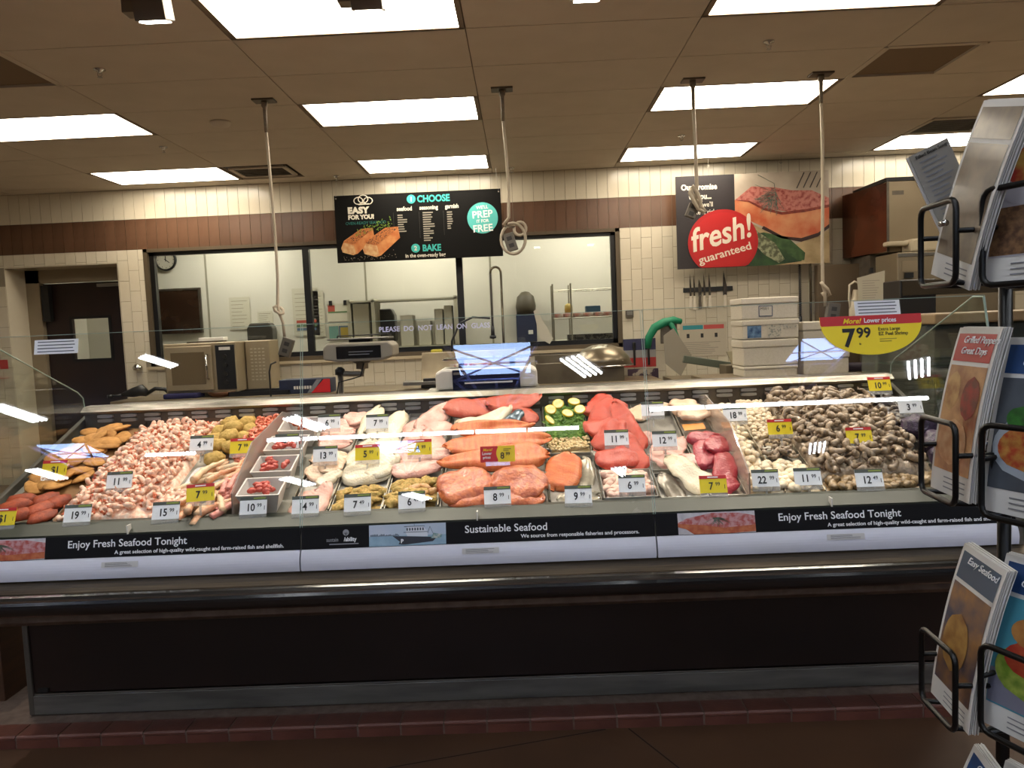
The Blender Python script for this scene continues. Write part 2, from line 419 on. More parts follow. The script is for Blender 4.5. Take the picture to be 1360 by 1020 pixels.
# ---- prep room beyond
PY = 9.9
for nm, q in (('wall_prep_back', (-6, 3, PY, PY+.1, 0, 3.1)), ('wall_prep_left', (-5.75, -5.7, WY+.6, PY, 0, 3.1)), ('wall_prep_right', (2.2, 2.25, WY+.14, PY, 0, 3.1)), ('ceiling_prep', (-6, 3, WY+.14, PY, 3.0, 3.1))):
    tag(MB().box(*q).obj(nm, PREPW), kind='structure')
for xs in (-4.08, -2.0, -.37, 1.6):
    tag(MB().box(xs-.012, xs+.012, PY-.006, PY, 0, 3).obj('trim_3', mat('panel_joint', '#8f8b78', .6)), kind='structure')
for xs in (-3.6, -1.2, .9):
    e = empty('ceiling_light', (xs, 9.15, 2.99), 'plain fluorescent light inside the prep room, hidden above the window', 'ceiling light', 'prep room lights')
    MB().box(-.6, .6, -.15, .15, -.02, 0).obj('lens', mat('prep_lens', (1, .95, .85), .5, emis=24.0), e)

# ================================================================== DISPLAY CASE
CX0, CX1 = -1.985, 1.63
KG = .19/.835                       # slope of the front glass
def gy(z): return 2.50+(z-.705)*KG
SL = .357; SA = math.atan(SL)
def DK(X, Y, h=0, yaw=0, rx=0, ry=0, s=1, lift=0):
    base = Matrix.Translation((X, Y, .865+SL*(Y-2.66))) @ Matrix.Rotation(SA, 4, 'X') @ Matrix.Translation((0, 0, h))
    return base @ Euler((rx, ry, yaw), 'XYZ').to_matrix().to_4x4() @ Matrix.Scale(s, 4)
case = empty('seafood_display_case', (0, 0, 0), 'long glass-fronted seafood display case with black banners and dark brown base', 'display case')
box('base_panel', CX0, CX1, 2.87, 3.48, .14, .57, DBROWN, case)
MB().box(CX0-.005, CX1+.005, 2.862, 2.872, .05, .128).obj('kick_plate', mat('kick_steel', '#6a6862', .42, .7, c2='#85837c', sc=3, stretch=(1, 8, 8), bump=.1), case, bev=.002)
MB().box(CX0, CX1, 2.868, 2.872, .129, .1335).obj('kick_lip', STEEL, case)
ENDM = mat('grey_end_panel', '#4a443c', .5)
for s in (-1, 1):
    x = CX0-.022 if s < 0 else CX1
    MB().prism([(2.86, .05), (2.86, .60), (2.50, .66), (2.50, .70), (2.53, .84), (3.40, 1.18), (3.50, 1.18), (3.50, .05)], x, x+.022, 'x').obj('end_panel', ENDM, case, bev=.004)
MB().box(CX0+.02, CX0+.06, 2.86, 2.87, .142, .156).obj('rating_plate', BLACKP, case)
# lower tank and under lip
MB().prism([(2.52, .575), (2.50, .60), (2.52, .70), (2.60, .84), (3.38, 1.09), (3.42, 1.09), (3.42, .57)], CX0, CX1, 'x').obj('tank', STEEL2, case)
MB().prism([(2.475, .560), (2.46, .575), (2.462, .598), (2.54, .60), (2.54, .56)], CX0-.03, CX1+.03, 'x').obj('lower_rail', mat('stained_rail', '#6b5a4c', .45, .6, c2='#5a4a3e', sc=25), case, bev=.002)
pr = [(2.50+.0, .600)]
for i in range(13):
    a = -PI/2-PI*i/12*.97; pr.append((2.452+.036*math.cos(a)*1.0, .640+.040*math.sin(-a)*-1 if False else .640+.040*math.sin(a)))
pr += [(2.50, .684)]
MB().prism(pr, CX0-.03, CX1+.03, 'x').obj('bumper', mat('black_rubber_bumper', '#0a0a0b', .16, coat=.6, bump=.08, bsc=18), case, smooth=False)
MB().prism([(2.415, .660), (2.411, .668), (2.4135, .678), (2.424, .6815), (2.430, .676)], CX0-.03, CX1+.03, 'x').obj('bumper_trim', CHROME, case)
MB().prism([(2.43, .676), (2.43, .684), (2.455, .692), (2.512, .706), (2.53, .706), (2.53, .676)], CX0-.02, CX1+.02, 'x').obj('front_ledge', mat('ledge_steel', '#3f372c', .35, .7, c2='#54493a', sc=5, stretch=(1, 30, 30)), case)
# three fronts: white lower panel, black banner, glass
names = []
gaps = [(CX0, -.7815), (-.7785, .4235), (.4265, CX1)]
for gi, (a, c) in enumerate(gaps):
    prof = []
    for i in range(9):
        z = .707+(.775-.707)*i/8; prof.append((gy(z)-.004-.010*math.sin(PI*i/8*.9+.1), z))
    for i in range(8, -1, -1):
        z = .707+(.775-.707)*i/8; prof.append((gy(z)+.012, z))
    MB().prism(prof, a+.001, c-.001, 'x').obj('lower_panel', BANNERW, case, smooth=False)
    # banner strip
    BM = frame((a, gy(.776)-.004, .776), (1, 0, 0), (0, KG, 1))
    bn = empty('banner_strip', BM); bn.parent = case
    bn.matrix_local = BM
    W = c-a; H = .0735
    MB().box(.001, W-.001, 0, H, -.004, 0).obj('banner_back', BANNERB, bn)
    # everything printed on the banner sits on it
    G = empty('banner_print', None); G.parent = case; G.matrix_local = BM
    def salmon_print(par, x0, x1, y0, y1, herbs=True, z=.0004):
        sx = x1-x0; sy = y1-y0
        P = lambda pts: [(x0+sx*u, y0+sy*v) for u, v in pts]
        poly('photo_ground', P([(0, 0), (1, 0), (1, 1), (0, 1)]), mat('print_pale', '#a9a5ad', .5, c2='#c9c5c8', sc=30), par, z, .0003)
        poly('photo_crust', P([(0, .55), (.12, .75), (.45, .97), (.8, .93), (1, .78), (1, .35), (.6, .25), (.3, .4), (0, .5)]), mat('print_crust', '#b98a8c', .5, c2='#a34a44', sc=60, thr=(.42, .6)), par, z+.0004, .0003)
        poly('photo_flesh', P([(0, .52), (.3, .42), (.6, .26), (1, .36), (1, .05), (.7, 0), (.2, 0), (.1, .25), (0, .35)]), mat('print_flesh', '#b86a40', .5, c2='#9c4426', sc=45), par, z+.0008, .0003)
        if herbs:
            b = MB(); r = random.Random(3)
            for i in range(26):
                u = .5+.05*r.uniform(-1, 1); v = .75; a = r.uniform(-2.6, -.4); l = r.uniform(.2, .5)
                p0 = (x0+sx*u, y0+sy*v, z+.0014); p1 = (x0+sx*(u+.35*l*math.cos(a)), y0+sy*(v+l*math.sin(a)*.9), z+.0014)
                b.tube([p0, p1], .0007*sy/.07, 3)
            b.obj('photo_herbs', mat('print_herb', '#5c6a5a', .6), par)
    if gi == 0:
        salmon_print(G, .002, 1.215-.89, .001, H-.001)
        text('Enjoy Fresh Seafood Tonight', .0255, WHITE, G, .402, .035, .0008, bold=.012, sx=1.0, name='headline')
        text('A great selection of high-quality wild-caught and farm-raised fish and shellfish.', .0125, WHITE, G, .566, .010, .0008, bold=.02, sx=1.07, name='tagline')
    elif gi == 1:
        # grey tree mark with two-tone word
        MB().lathe([(0, 0), (.0105, 0), (.0105, .0006), (0, .0006)], 20, (.153, .052, .0008)).obj('tree_mark', mat('print_grey', '#8d8d92', .5), G)
        b = MB()
        for ta in (-.9, -.45, 0, .45, .9): b.box(-.0006, .0006, 0, .009, 0, .0006, M=Matrix.Translation((.153, .045, .0015)) @ Matrix.Rotation(ta, 4, 'Z'))
        b.box(.1522, .1538, .033, .048, .0012, .0018).obj('tree_branches', mat('print_dark', '#2a2a2e', .5), G)
        text('sustain', .0135, mat('print_grey', '#8d8d92', .5), G, .086, .023, .0008, bold=.01, sx=.80, name='wordmark')
        text('/ability', .0135, WHITE, G, .146, .023, .0008, bold=.04, sx=.86, name='wordmark')
        lines('small_print', .096, .196, .014, .014, 1, .003, mat('print_grey', '#8d8d92', .5), G, ragged=0)
        px = .232; pw = .262
        poly('photo_sky', [(px, .001), (px+pw, .001), (px+pw, H-.001), (px, H-.001)], mat('print_sky', '#9fb2c4', .5, c2='#b7bcc9', sc=6), G, .0004, .0003)
        poly('photo_sea', [(px, .001), (px+pw, .001), (px+pw, .034), (px, .034)], mat('print_sea', '#7c99ad', .5, c2='#8aa6b8', sc=30), G, .0007, .0003)
        b = MB(); r = random.Random(5)
        for i in range(22):
            xx = px+.004+i*.0045; b.box(xx, xx+.004, .034, .037+.005*r.random(), .001, .0012)
        b.obj('photo_shore', mat('print_shore', '#5c6773', .5), G)
        poly('photo_hull', [(px+.08, .034), (px+.14, .031), (px+pw-.03, .026), (px+pw-.045, .012), (px+.12, .004), (px+.10, .006), (px+.105, .014)], mat('print_hull', '#20222c', .5), G, .0012, .0003)
        poly('photo_cabin', [(px+.13, .032), (px+.20, .029), (px+.20, .046), (px+.185, .063), (px+.13, .063), (px+.125, .046)], mat('print_cabin', '#c9cdd4', .5), G, .0014, .0003)
        b = MB().box(px+.118, px+.20, .044, .046, .0018, .002).box(px+.12, px+.19, .063, .065, .0018, .002)
        for i in range(7): b.box(px+.128+i*.009, px+.133+i*.009, .050, .059, .0018, .002)
        b.tube([(px+.155, .065, .002), (px+.155, .072, .002)], .0006, 4).tube([(px+.20, .04, .002), (px+.208, .062, .002)], .0006, 4).tube([(px+.208, .062, .002), (px+.22, .035, .002)], .0005, 4)
        b.obj('photo_rigging', mat('print_rig', '#333a46', .5), G)
        poly('photo_stern_gear', [(px+.21, .022), (px+.245, .022), (px+.25, .034), (px+.22, .040)], mat('print_teal', '#4a7f82', .5, c2='#b7b6aa', sc=90), G, .0014, .0003)
        text('P', .013, WHITE, G, px+.108, .010, .0018, bold=.04, name='hull_letter')
        text('Sustainable Seafood', .0255, WHITE, G, .558, .035, .0008, bold=.012, sx=1.0, name='headline')
        text('We source from responsible fisheries and processors.', .0125, WHITE, G, .748, .012, .0008, bold=.02, sx=1.05, name='tagline')
    else:
        salmon_print(G, .075, .335, .001, H-.001)
        text('Enjoy Fresh Seafood Tonight', .0255, WHITE, G, .412, .035, .0008, bold=.012, sx=1.0, name='headline')
        text('A great selection of high-quality wild-caught and farm-raised fish and shellfish.', .0125, WHITE, G, .576, .010, .0008, bold=.02, sx=1.07, name='tagline')
    # pale sticker on the lower panel
    sx0 = (.528, .548, .566)[gi]
    SM = frame((a+sx0, gy(.745)-.016, .745), (1, 0, 0), (0, KG+.06, 1))
    st = MB().box(0, .125, 0, .019, 0, .0006).obj('notice_sticker', mat('sticker', '#bcb9b6', .5), case, M=SM)
    lines('small_print', .012, .113, .004, .015, 4, .0014, mat('sticker_ink', '#6b6a6e', .6), st, ragged=.3, seed=gi)
    # glass pane
    zt = 1.532+ .004*gi
    zt = 1.54
    gp = MB().add([(a+.001, gy(.70), .70), (c-.001, gy(.70), .70), (c-.001, gy(zt), zt), (a+.001, gy(zt), zt), (a+.001, gy(.70)+.006, .70), (c-.001, gy(.70)+.006, .70), (c-.001, gy(zt)+.006, zt), (a+.001, gy(zt)+.006, zt)],
        [(0, 3, 2, 1), (4, 5, 6, 7), (0, 1, 5, 4), (1, 2, 6, 5), (2, 3, 7, 6), (3, 0, 4, 7)]).obj('glass_panel', CLEAR, case)
    MB().box(a+.002, c-.002, gy(zt)-.0003, gy(zt)+.0063, zt, zt+.0018).obj('glass_edge', EDGEG, case)
    for xe in (a+.002, c-.002):
        MB().add([(xe-.001, gy(.71)-.0006, .71), (xe+.001, gy(.71)-.0006, .71), (xe+.001, gy(zt)-.0006, zt), (xe-.001, gy(zt)-.0006, zt)], [(0, 1, 2, 3)]).obj('glass_edge', EDGEG, case)
    xm = (a+c)/2
    MB().box(xm-.0022, xm+.0022, gy(.85)+.006, 2.565, .846, .876).obj('glass_bracket', WHITEP, case)
LT = empty('glass_lettering', frame((-.505, gy(1.502)-.001, 1.502), (1, 0, 0), (0, KG, 1))); LT.parent = case; LT.matrix_local = LT.matrix_world.copy()
text('PLEASE  DO  NOT  LEAN  ON  GLASS', .0185, mat('frosted_letters', '#e2dff5', .5), LT, 0, 0, 0, bold=.02, sx=.93)
# deck, rim, back rail and louvre panel
MB().prism([(2.60, .842), (2.60, .872), (2.625, .874), (2.63, .858), (3.37, 1.122), (3.37, 1.10), (2.64, .838)], CX0+.004, CX1-.004, 'x').obj('deck', mat('deck_steel', '#8b897f', .45, .6, c2='#9a988e', sc=8), case)
RIMM = mat('rim_steel', '#33362f', .5, .2, c2='#3b3f36', sc=2)
MB().prism([(2.545, .842), (2.545, .850), (2.600, .878), (2.627, .880), (2.627, .872), (2.60, .866)], CX0+.004, CX1-.004, 'x').obj('deck_rim', RIMM, case)
MB().prism([(3.365, 1.09), (3.365, 1.195), (3.385, 1.195), (3.385, 1.09)], CX0+.002, CX1-.002, 'x').obj('louvre_panel', DSTEEL, case)
RAILM = mat('back_rail_steel', '#8f8a80', .30, .95, c2='#5c5951', sc=5, stretch=(1, 10, 10), bump=.2, bsc=90)
MB().prism([(3.350, 1.190), (3.345, 1.200), (3.375, 1.222), (3.43, 1.224), (3.43, 1.19)], CX0-.005, CX1+.005, 'x').obj('back_rail', RAILM, case)
MB().box(CX0-.01, CX1+.01, 3.431, 3.75, 1.17, 1.205).obj('rear_shelf', mat('rear_board', '#3d352b', .55), case, bev=.003)
b = MB()
for k in range(7):
    a = -PI/2+PI*k/6; a2 = a
sl = MB()
pts = [(.036*math.cos(t)*1.0+(.0 if True else 0), .0075*math.sin(t)) for t in [2*PI*k/16 for k in range(16)]]
pts = [(max(-.034, min(.034, x*1.3)), y) for x, y in pts]
sl.prism(pts, 3.352, 3.366, 'y'); sl = sl.mesh('louvre', mat('louvre_painted_shine', '#b9b9b6', .3, .6))  # white reflections on the louvres put into this paler steel colour
nx = 33
for k in range(nx):
    x = CX0+.10+k*(CX1-CX0-.2)/(nx-1)
    for z in (1.158, 1.178): put('louvre', sl, case, T(x, 0, z))
# end glass
for s, x in ((-1, CX0-.004), (1, CX1-.004)):
    P = [(2.60, .84), (gy(.80)+.006, .80), (gy(1.535)+.007, 1.535), (2.76, 1.538), (3.33, 1.292), (3.368, 1.262), (3.378, 1.20), (3.37, 1.12)]
    MB().prism(P, x, x+.008, 'x').obj('end_glass', ENDG, case)
    e = [(x+.004, p[0], p[1]) for p in P[2:7]]
    MB().tube(e, .0028, 6).obj('glass_edge', EDGEG, case)
    MB().tube([(x+.004, P[1][0], .80), (x+.004, P[2][0], P[2][1])], .004, 6).obj('glass_edge', EDGEG, case)
# smoked dividers
for X in (-1.05, .778):
    f = lambda Y, h: (Y, .865+SL*(Y-2.66)+h)
    P = [f(2.63, -.0), f(2.63, .10), f(2.86, .165), f(3.25, .10), f(3.36, .04), f(3.36, 0)]
    MB().prism(P, X-.003, X+.003, 'x').obj('divider_panel', ACRYL, case)
    MB().tube([(X, p[0], p[1]) for p in P[:5]], .0013, 5).obj('divider_edge', mat('divider_edge', '#6b5547', .3), case)
DIV = mat('divider_steel', '#a39a8a', .25, .9)
for X in (-1.70, -.855, -.712, -.518, -.322, .075, .262, .462, .640, .905, 1.044):
    MB().prism([(2.635, .862), (2.635, .885), (3.36, 1.145), (3.36, 1.118)], X-.0012, X+.0012, 'x').obj('tray_divider', DIV, case)
# interior lamp tube: fluorescent strip under the top edge of the rear shelf is not visible; light comes from overhead track heads

# notices on the glass
def on_glass(x, z): return frame((x, gy(z)-.0012, z), (1, 0, 0), (0, KG, 1))
for x, z, l in ((-1.738, 1.474, 'white allergen notice stuck to the left end of the case glass'), (1.172, 1.487, 'white allergen notice stuck to the glass just above the yellow 7.99 sign')):
    e = empty('notice_label', on_glass(x, z), l, 'notice')
    MB().box(0, .158, 0, .052, 0, .0008).obj('label_sheet', WHITE, e, bev=.0002)
    lines('small_print', .012, .148, .009, .044, 4, .0035, mat('notice_ink', '#5a5a62', .6), e, seed=4, ragged=.15)
e = empty('half_round_sign', on_glass(1.046, 1.487), 'yellow and red half-round sign reading 7.99 Extra Large EZ Peel Shrimp', 'sign')
W = .352
poly('sign_board', [(0, 0)]+[(W/2-W/2*math.cos(PI*i/30), -.018-.122*math.sin(PI*i/30)**.9) for i in range(31)]+[(W, 0)], YEL, e, 0, .002)
poly('red_header', [(0, -.033+.004)]+[(0.0, 0), (W, 0), (W, -.029), (W-.004, -.034), (.004, -.034)], RED, e, .002, .0006)
text('More!', .018, YEL, e, .078, -.027, .0028, bold=.03, shear=.35, name='lettering')
text('Lower prices', .0165, WHITE, e, .152, -.026, .0028, bold=.03, sx=.92)
text('7', .064, BLK, e, .072, -.108, .0028, bold=.04); text('99', .036, BLK, e, .122, -.078, .0028, bold=.035)
text('Extra Large', .0125, BLK, e, .198, -.056, .0028, sx=.95); text('EZ Peel Shrimp', .0125, BLK, e, .198, -.073, .0028, bold=.01, sx=.95)
text('lb', .007, BLK, e, .128, -.104, .0028); lines('small_print', .200, .262, -.094, -.086, 2, .003, mat('ochre_ink', '#a8941a', .6), e, z=.0028)

# ================================================================== FOOD
def heap(name, label, X0, X1, Y0, Y1, hf, m, cat='seafood', seed=0, n=26, rough=.008):
    b = MB(); nx = n; ny = int(n*(Y1-Y0)/(X1-X0))+2; ny = max(8, min(60, ny))
    for j in range(ny+1):
        for i in range(nx+1):
            x = X0+(X1-X0)*i/nx; y = Y0+(Y1-Y0)*j/ny
            h = hf(x, y)-.006 + rough*noise.noise(Vector((x*60, y*60, seed)))
            if i in (0, nx) or j in (0, ny): h = 0.002
            b.v.append(tuple(DK(x, y, h).translation))
    for j in range(ny):
        for i in range(nx):
            k = j*(nx+1)+i; b.f.append((k, k+1, k+nx+2, k+nx+1)); b.m.append(0)
    o = put(name, b.mesh(name, m, True)); tag(o, label, cat, kind='stuff'); return o
def scatter(name, label, cat, group, meshes, X0, X1, Y0, Y1, hf, n, seed, smin=.9, smax=1.15, flat=.5, inset=.01, lift=0, skip=None, yaw=None):
    r = random.Random(seed); w = X1-X0-2*inset; d = Y1-Y0-2*inset
    nx = max(1, round(math.sqrt(n*w/d))); ny = max(1, math.ceil(n/nx)); c = 0
    for j in range(ny-1, -1, -1):
        for i in range(nx):
            if c >= n: return
            x = X0+inset+w*(i+.5+r.uniform(-.4, .4)+(.5 if j % 2 else 0)-.25)/nx; y = Y0+inset+d*(j+.5+r.uniform(-.4, .4))/ny
            if skip and skip(x, y): continue
            x = min(max(x, X0+inset), X1-inset)
            M_ = DK(x, y, hf(x, y)+lift, r.uniform(0, 2*PI) if yaw is None else yaw+r.uniform(-.5, .5), r.uniform(-flat, flat), r.uniform(-flat, flat), r.uniform(smin, smax))
            o = put(name, r.choice(meshes), None, M_); tag(o, label, cat, group); c += 1
def shrimp(seed, mats, curl=4.2, rad=.013, thick=.0062, long=1.0):
    r = random.Random(seed); b = MB(); n = 11; pts = []; rs = []
    for i in range(n):
        t = i/(n-1); a = curl*t; q = rad*(1-.25*t)*long
        pts.append(Vector((q*math.cos(a), q*math.sin(a), .002*math.sin(a*1.3)+r.uniform(-.0004, .0004))))
        e = thick*(1-.62*t**1.6)*(.72 if i == 0 else 1)*(1+.09*(i % 2)); rs.append(e)
    b.tube(pts, rs, 7)
    # tail fan
    p = pts[-1]; d = (pts[-1]-pts[-2]).normalized(); nrm = Vector((0, 0, 1)).cross(d)
    for s in (-1, 0, 1):
        q = p+d*.010*long+nrm*s*.005
        b.add([p-nrm*.0014+Vector((0, 0, .001)), p+nrm*.0014+Vector((0, 0, .001)), q+nrm*.002, q-nrm*.002, p-nrm*.0014-Vector((0, 0, .001)), p+nrm*.0014-Vector((0, 0, .001))], [(0, 1, 2, 3), (5, 4, 3, 2)], 1)
    # ring stripes: every third ring face band in tail colour
    for k in range(len(b.f)):
        pass
    b.m = [1 if (mi == 0 and (k//7) in (8, 9)) else mi for k, mi in enumerate(b.m)]
    return b.mesh('shrimp', mats, True)
def blob(seed, rx, ry, rz, amp, m, fr=2.0, nl=8, nr=12, name='piece'):
    b = MB(); vs = []
    for i in range(nl+1):
        ph = PI*i/nl
        for j in range(nr):
            th = 2*PI*j/nr; d = Vector((math.sin(ph)*math.cos(th), math.sin(ph)*math.sin(th), math.cos(ph)))
            k = 1+amp*noise.noise(d*fr+Vector((seed*3.1, seed, 0)))
            vs.append((d.x*rx*k, d.y*ry*k, d.z*rz*k))
    fs = [(i*nr+j, i*nr+(j+1) % nr, (i+1)*nr+(j+1) % nr, (i+1)*nr+j) for i in range(nl) for j in range(nr)]
    return b.add(vs, fs).mesh(name, m, True)
def fillet(L, W, Th, seed, mats, taper=.35, wav=.006, bend=0, nx=18, ny=8, blunt=.5, name='fillet', skin=True):
    """a fish fillet along x: domed top flesh, flat skin side, tail end tapering"""
    b = MB(); vs = []
    ts = [(1-math.cos(PI*i/nx))/2 for i in range(nx+1)]
    for i in range(nx+1):
        t = ts[i]
        e0 = abs(2*t-1); w = W*max(.0, 1-e0**3.2)**(1/2.6)+W*.03
        w *= (1-taper*t)*(1+.22*noise.noise(Vector((t*3.5, 9, seed)))+.10*noise.noise(Vector((t*11, 4, seed))))
        for j in range(ny+1):
            s = j/ny*2-1; s = math.copysign(abs(s)**.8, s)
            e = noise.noise(Vector((t*5, s*1.2, seed*7)))
            x = L*(t-.5)+.10*L*noise.noise(Vector((s*1.7, 3+3*(t > .5), seed))); y = w/2*s*(1+.14*noise.noise(Vector((t*4, 7 if s > 0 else 13, seed))))+bend*L*(t-.5)**2*4+.08*W*noise.noise(Vector((t*3, 5, seed)))
            z = .52*Th*min(1, (1-abs(s))*2.6+.12)*(1-.45*t)*min(1, (1-e0)*6+.15)+1.6*wav*noise.noise(Vector((t*2.2, s*.8, seed*3)))+.14*Th*e
            z -= .12*Th*math.exp(-(s/.10)**2)
            vs.append((x, y, z+wav))
    nt = len(vs)
    for i in range(nx+1):
        for j in range(ny+1):
            s = j/ny*2-1; s = math.copysign(abs(s)**.8, s); x, y, z = vs[i*(ny+1)+j]; vs.append((x, y, min(z-.001, 1.6*wav*noise.noise(Vector((ts[i]*2.2, s*.8, seed*3)))+wav-.002)))
    fs = []; ms = []
    def q(i, j): return i*(ny+1)+j
    for i in range(nx):
        for j in range(ny):
            fs.append((q(i, j), q(i+1, j), q(i+1, j+1), q(i, j+1))); ms.append(0)
            fs.append((nt+q(i, j), nt+q(i, j+1), nt+q(i+1, j+1), nt+q(i+1, j))); ms.append(1 if skin else 0)
    for i in range(nx):
        for j in (0, ny):
            fs.append((q(i, j), nt+q(i, j), nt+q(i+1, j), q(i+1, j))); ms.append(1 if skin else 0)
    for j in range(ny):
        for i in (0, nx): fs.append((q(i, j), q(i, j+1), nt+q(i, j+1), nt+q(i, j))); ms.append(0)
    b.v = vs; b.f = fs; b.m = ms
    return b.mesh(name, mats, True)
def place(name, me, label, cat, M, group=None):
    return tag(put(name, me, None, M), label, cat, group)
wet = dict(rough=.42, coat=.45, bump=.7, bsc=110)
SHP = [mat('cooked_shrimp_flesh', '#f0d9c4', c2='#e2a888', sc=60, rnd=.08, sss=0, **wet), mat('cooked_shrimp_tail', '#cf5a35', c2='#d9764f', sc=60, **wet)]
SRAW = [mat('raw_shrimp_shell', '#ab957a', c2='#7d6a54', sc=90, rnd=.14, **wet), mat('raw_shrimp_tail', '#6b533e', **wet)]
SORG = [mat('orange_shrimp_flesh', '#e39a7a', c2='#d8603f', sc=80, rnd=.08, **wet), SHP[1]]
cooked = [shrimp(i, SHP, 3.6+.25*i, .0115, .0088) for i in range(5)]
raws = [shrimp(20+i, SRAW, 2.2+.35*i, .020, .0100, 1.0) for i in range(5)]
raws.append(shrimp(31, SRAW, 1.6, .034, .0085))
small = [shrimp(40+i, SORG, 4.4, .010, .0055) for i in range(4)]
dome = lambda X0, X1, Y0, Y1, h0, h1: (lambda x, y: h0+(h1-h0)*max(0, math.sin(PI*min(1, max(0, (x-X0)/(X1-X0)))))**.5*max(0, math.sin(PI*min(1, max(0, (y-Y0)/(Y1-Y0)))))**.4)

# -- breaded stuffed clams at far left
h1 = dome(-1.955, -1.705, 2.80, 3.35, .012, .045)
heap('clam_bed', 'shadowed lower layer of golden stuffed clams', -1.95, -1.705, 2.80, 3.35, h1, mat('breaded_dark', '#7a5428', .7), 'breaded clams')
BRD = mat('golden_breading', '#c08a48', .75, c2='#a3702f', sc=45, bump=.6, bsc=300, rnd=.10)
cl = [blob(i, .054, .040, .010, .22, BRD, name='clam') for i in range(4)]
scatter('stuffed_clam', 'golden breaded stuffed clam in the far left tray, behind the orange fish portions', 'stuffed clam', 'golden breaded stuffed clams', cl, -1.955, -1.70, 2.80, 3.35, h1, 27, 3, flat=.3, inset=.035, lift=.006)
BRO = mat('orange_breading', '#a8441a', .6, c2='#7a2c10', sc=40, bump=.5, bsc=250, rnd=.1)
ob = [blob(10+i, .055, .034, .018, .3, BRO, name='portion') for i in range(3)]
for i, (x, y, yw, h) in enumerate(((-1.89, 2.775, .2, .03), (-1.80, 2.77, 1.1, .03), (-1.745, 2.75, 1.0, .03), (-1.86, 2.70, .6, .055), (-1.77, 2.695, 1.2, .04), (-1.90, 2.655, .3, .035), (-1.82, 2.655, .5, .045), (-1.745, 2.66, 1.0, .03))):
    place('fish_portion', ob[i % 3], 'orange-red seasoned fish portion in the front left corner tray', 'fish portion', DK(x, y, h, yw, .1, .1), 'orange fish portions in the front left tray')
# -- cooked shrimp
h2 = dome(-1.715, -1.325, 2.60, 3.37, .012, .055)
heap('shrimp_bed', 'lower layers of the cooked pink shrimp pile', -1.695, -1.345, 2.635, 3.355, h2, SHP[0], 'shrimp', rough=.014, n=34)
heap('shrimp_bed', 'front lower layer of cooked shrimp beside the crab legs', -1.345, -1.25, 2.635, 2.80, lambda x, y: .022, SHP[0], 'shrimp', rough=.015, n=10)
scatter('cooked_shrimp', 'peeled pink and white cooked shrimp in the big pile at left', 'shrimp', 'cooked shrimp in the left pile', cooked, -1.695, -1.345, 2.635, 3.355, h2, 282, 5, .95, 1.3, .8, .012, .006)
scatter('cooked_shrimp', 'cooked shrimp in the front strip under the 15.99 tag', 'shrimp', 'cooked shrimp under the 15.99 tag', cooked, -1.345, -1.24, 2.635, 2.80, lambda x, y: .026, 46, 6, .95, 1.3, .8, .01, .004)
# -- crab cakes
CK = mat('crab_cake_crumb', '#c5a35c', .8, c2='#9c8038', sc=70, bump=.8, bsc=220, rnd=.08)
ck = [blob(20+i, .043, .040, .026, .3, CK, name='cake') for i in range(3)]
for i, (x, y, h) in enumerate(((-1.30, 3.31, .035), (-1.225, 3.31, .035), (-1.315, 3.24, .035), (-1.255, 3.235, .055), (-1.19, 3.25, .03), (-1.32, 3.17, .035), (-1.25, 3.165, .05), (-1.20, 3.18, .03), (-1.28, 3.10, .045), (-1.22, 3.10, .035), (-1.26, 3.02, .03))):
    place('crab_cake', ck[i % 3], 'round yellow-crumbed crab cake behind the 4.99 tag', 'crab cake', DK(x, y, h, i), 'round crab cakes behind the 4.99 tag')
# -- small orange shrimp at back
h3 = dome(-1.20, -1.05, 2.98, 3.38, .015, .05)
heap('shrimp_bed', 'lower layer of small orange shrimp beside the smoked divider', -1.185, -1.06, 3.0, 3.355, h3, SORG[0], 'shrimp', rough=.02, n=14)
scatter('small_shrimp', 'small orange cooked shrimp behind the yellow 7.99 tag, beside the left smoked divider', 'shrimp', 'small orange shrimp by the left divider', small, -1.19, -1.06, 3.0, 3.355, h3, 75, 8, .95, 1.3, .8, .008, .004)
# -- crab legs
ICE = mat('crushed_ice', '#b9bfc2', .35, c2='#dfe3e4', sc=90, coat=.3, bump=.7, bsc=160)
heap('crushed_ice', 'crushed ice under the crab legs', -1.335, -1.06, 2.80, 3.0, lambda x, y: .018, ICE, 'ice', rough=.018, n=16)
CLG = [mat('crab_leg_shell', '#d98f62', c2='#e8c49c', sc=22, rnd=.08, **wet), mat('crab_leg_pale', '#dcc9a4', c2='#e0b48c', sc=30, rnd=.05, **wet)]
def crab_leg(L, r, seed, m):
    r *= 1.35
    rr_ = random.Random(seed); b = MB(); pts = []; rs = []; k = 14
    for i in range(k):
        t = i/(k-1); pts.append((L*(t-.5), .018*math.sin(t*2.4+seed), .008*math.sin(t*PI))); e = r*(1-.55*t)
        if i in (5, 9): e *= 1.3
        if i in (4, 6, 8, 10): e *= .92
        if i == k-1: e = r*.18
        rs.append(e)
    b.tube(pts, rs, 8); return b.mesh('snow_crab', m, True)
lg = [crab_leg(.17, .0105, s, CLG[s % 2]) for s in range(4)]+[crab_leg(.12, .012, 5, mat('crab_claw_pink', '#c9776a', c2='#dba392', sc=25, **wet))]
i = 0
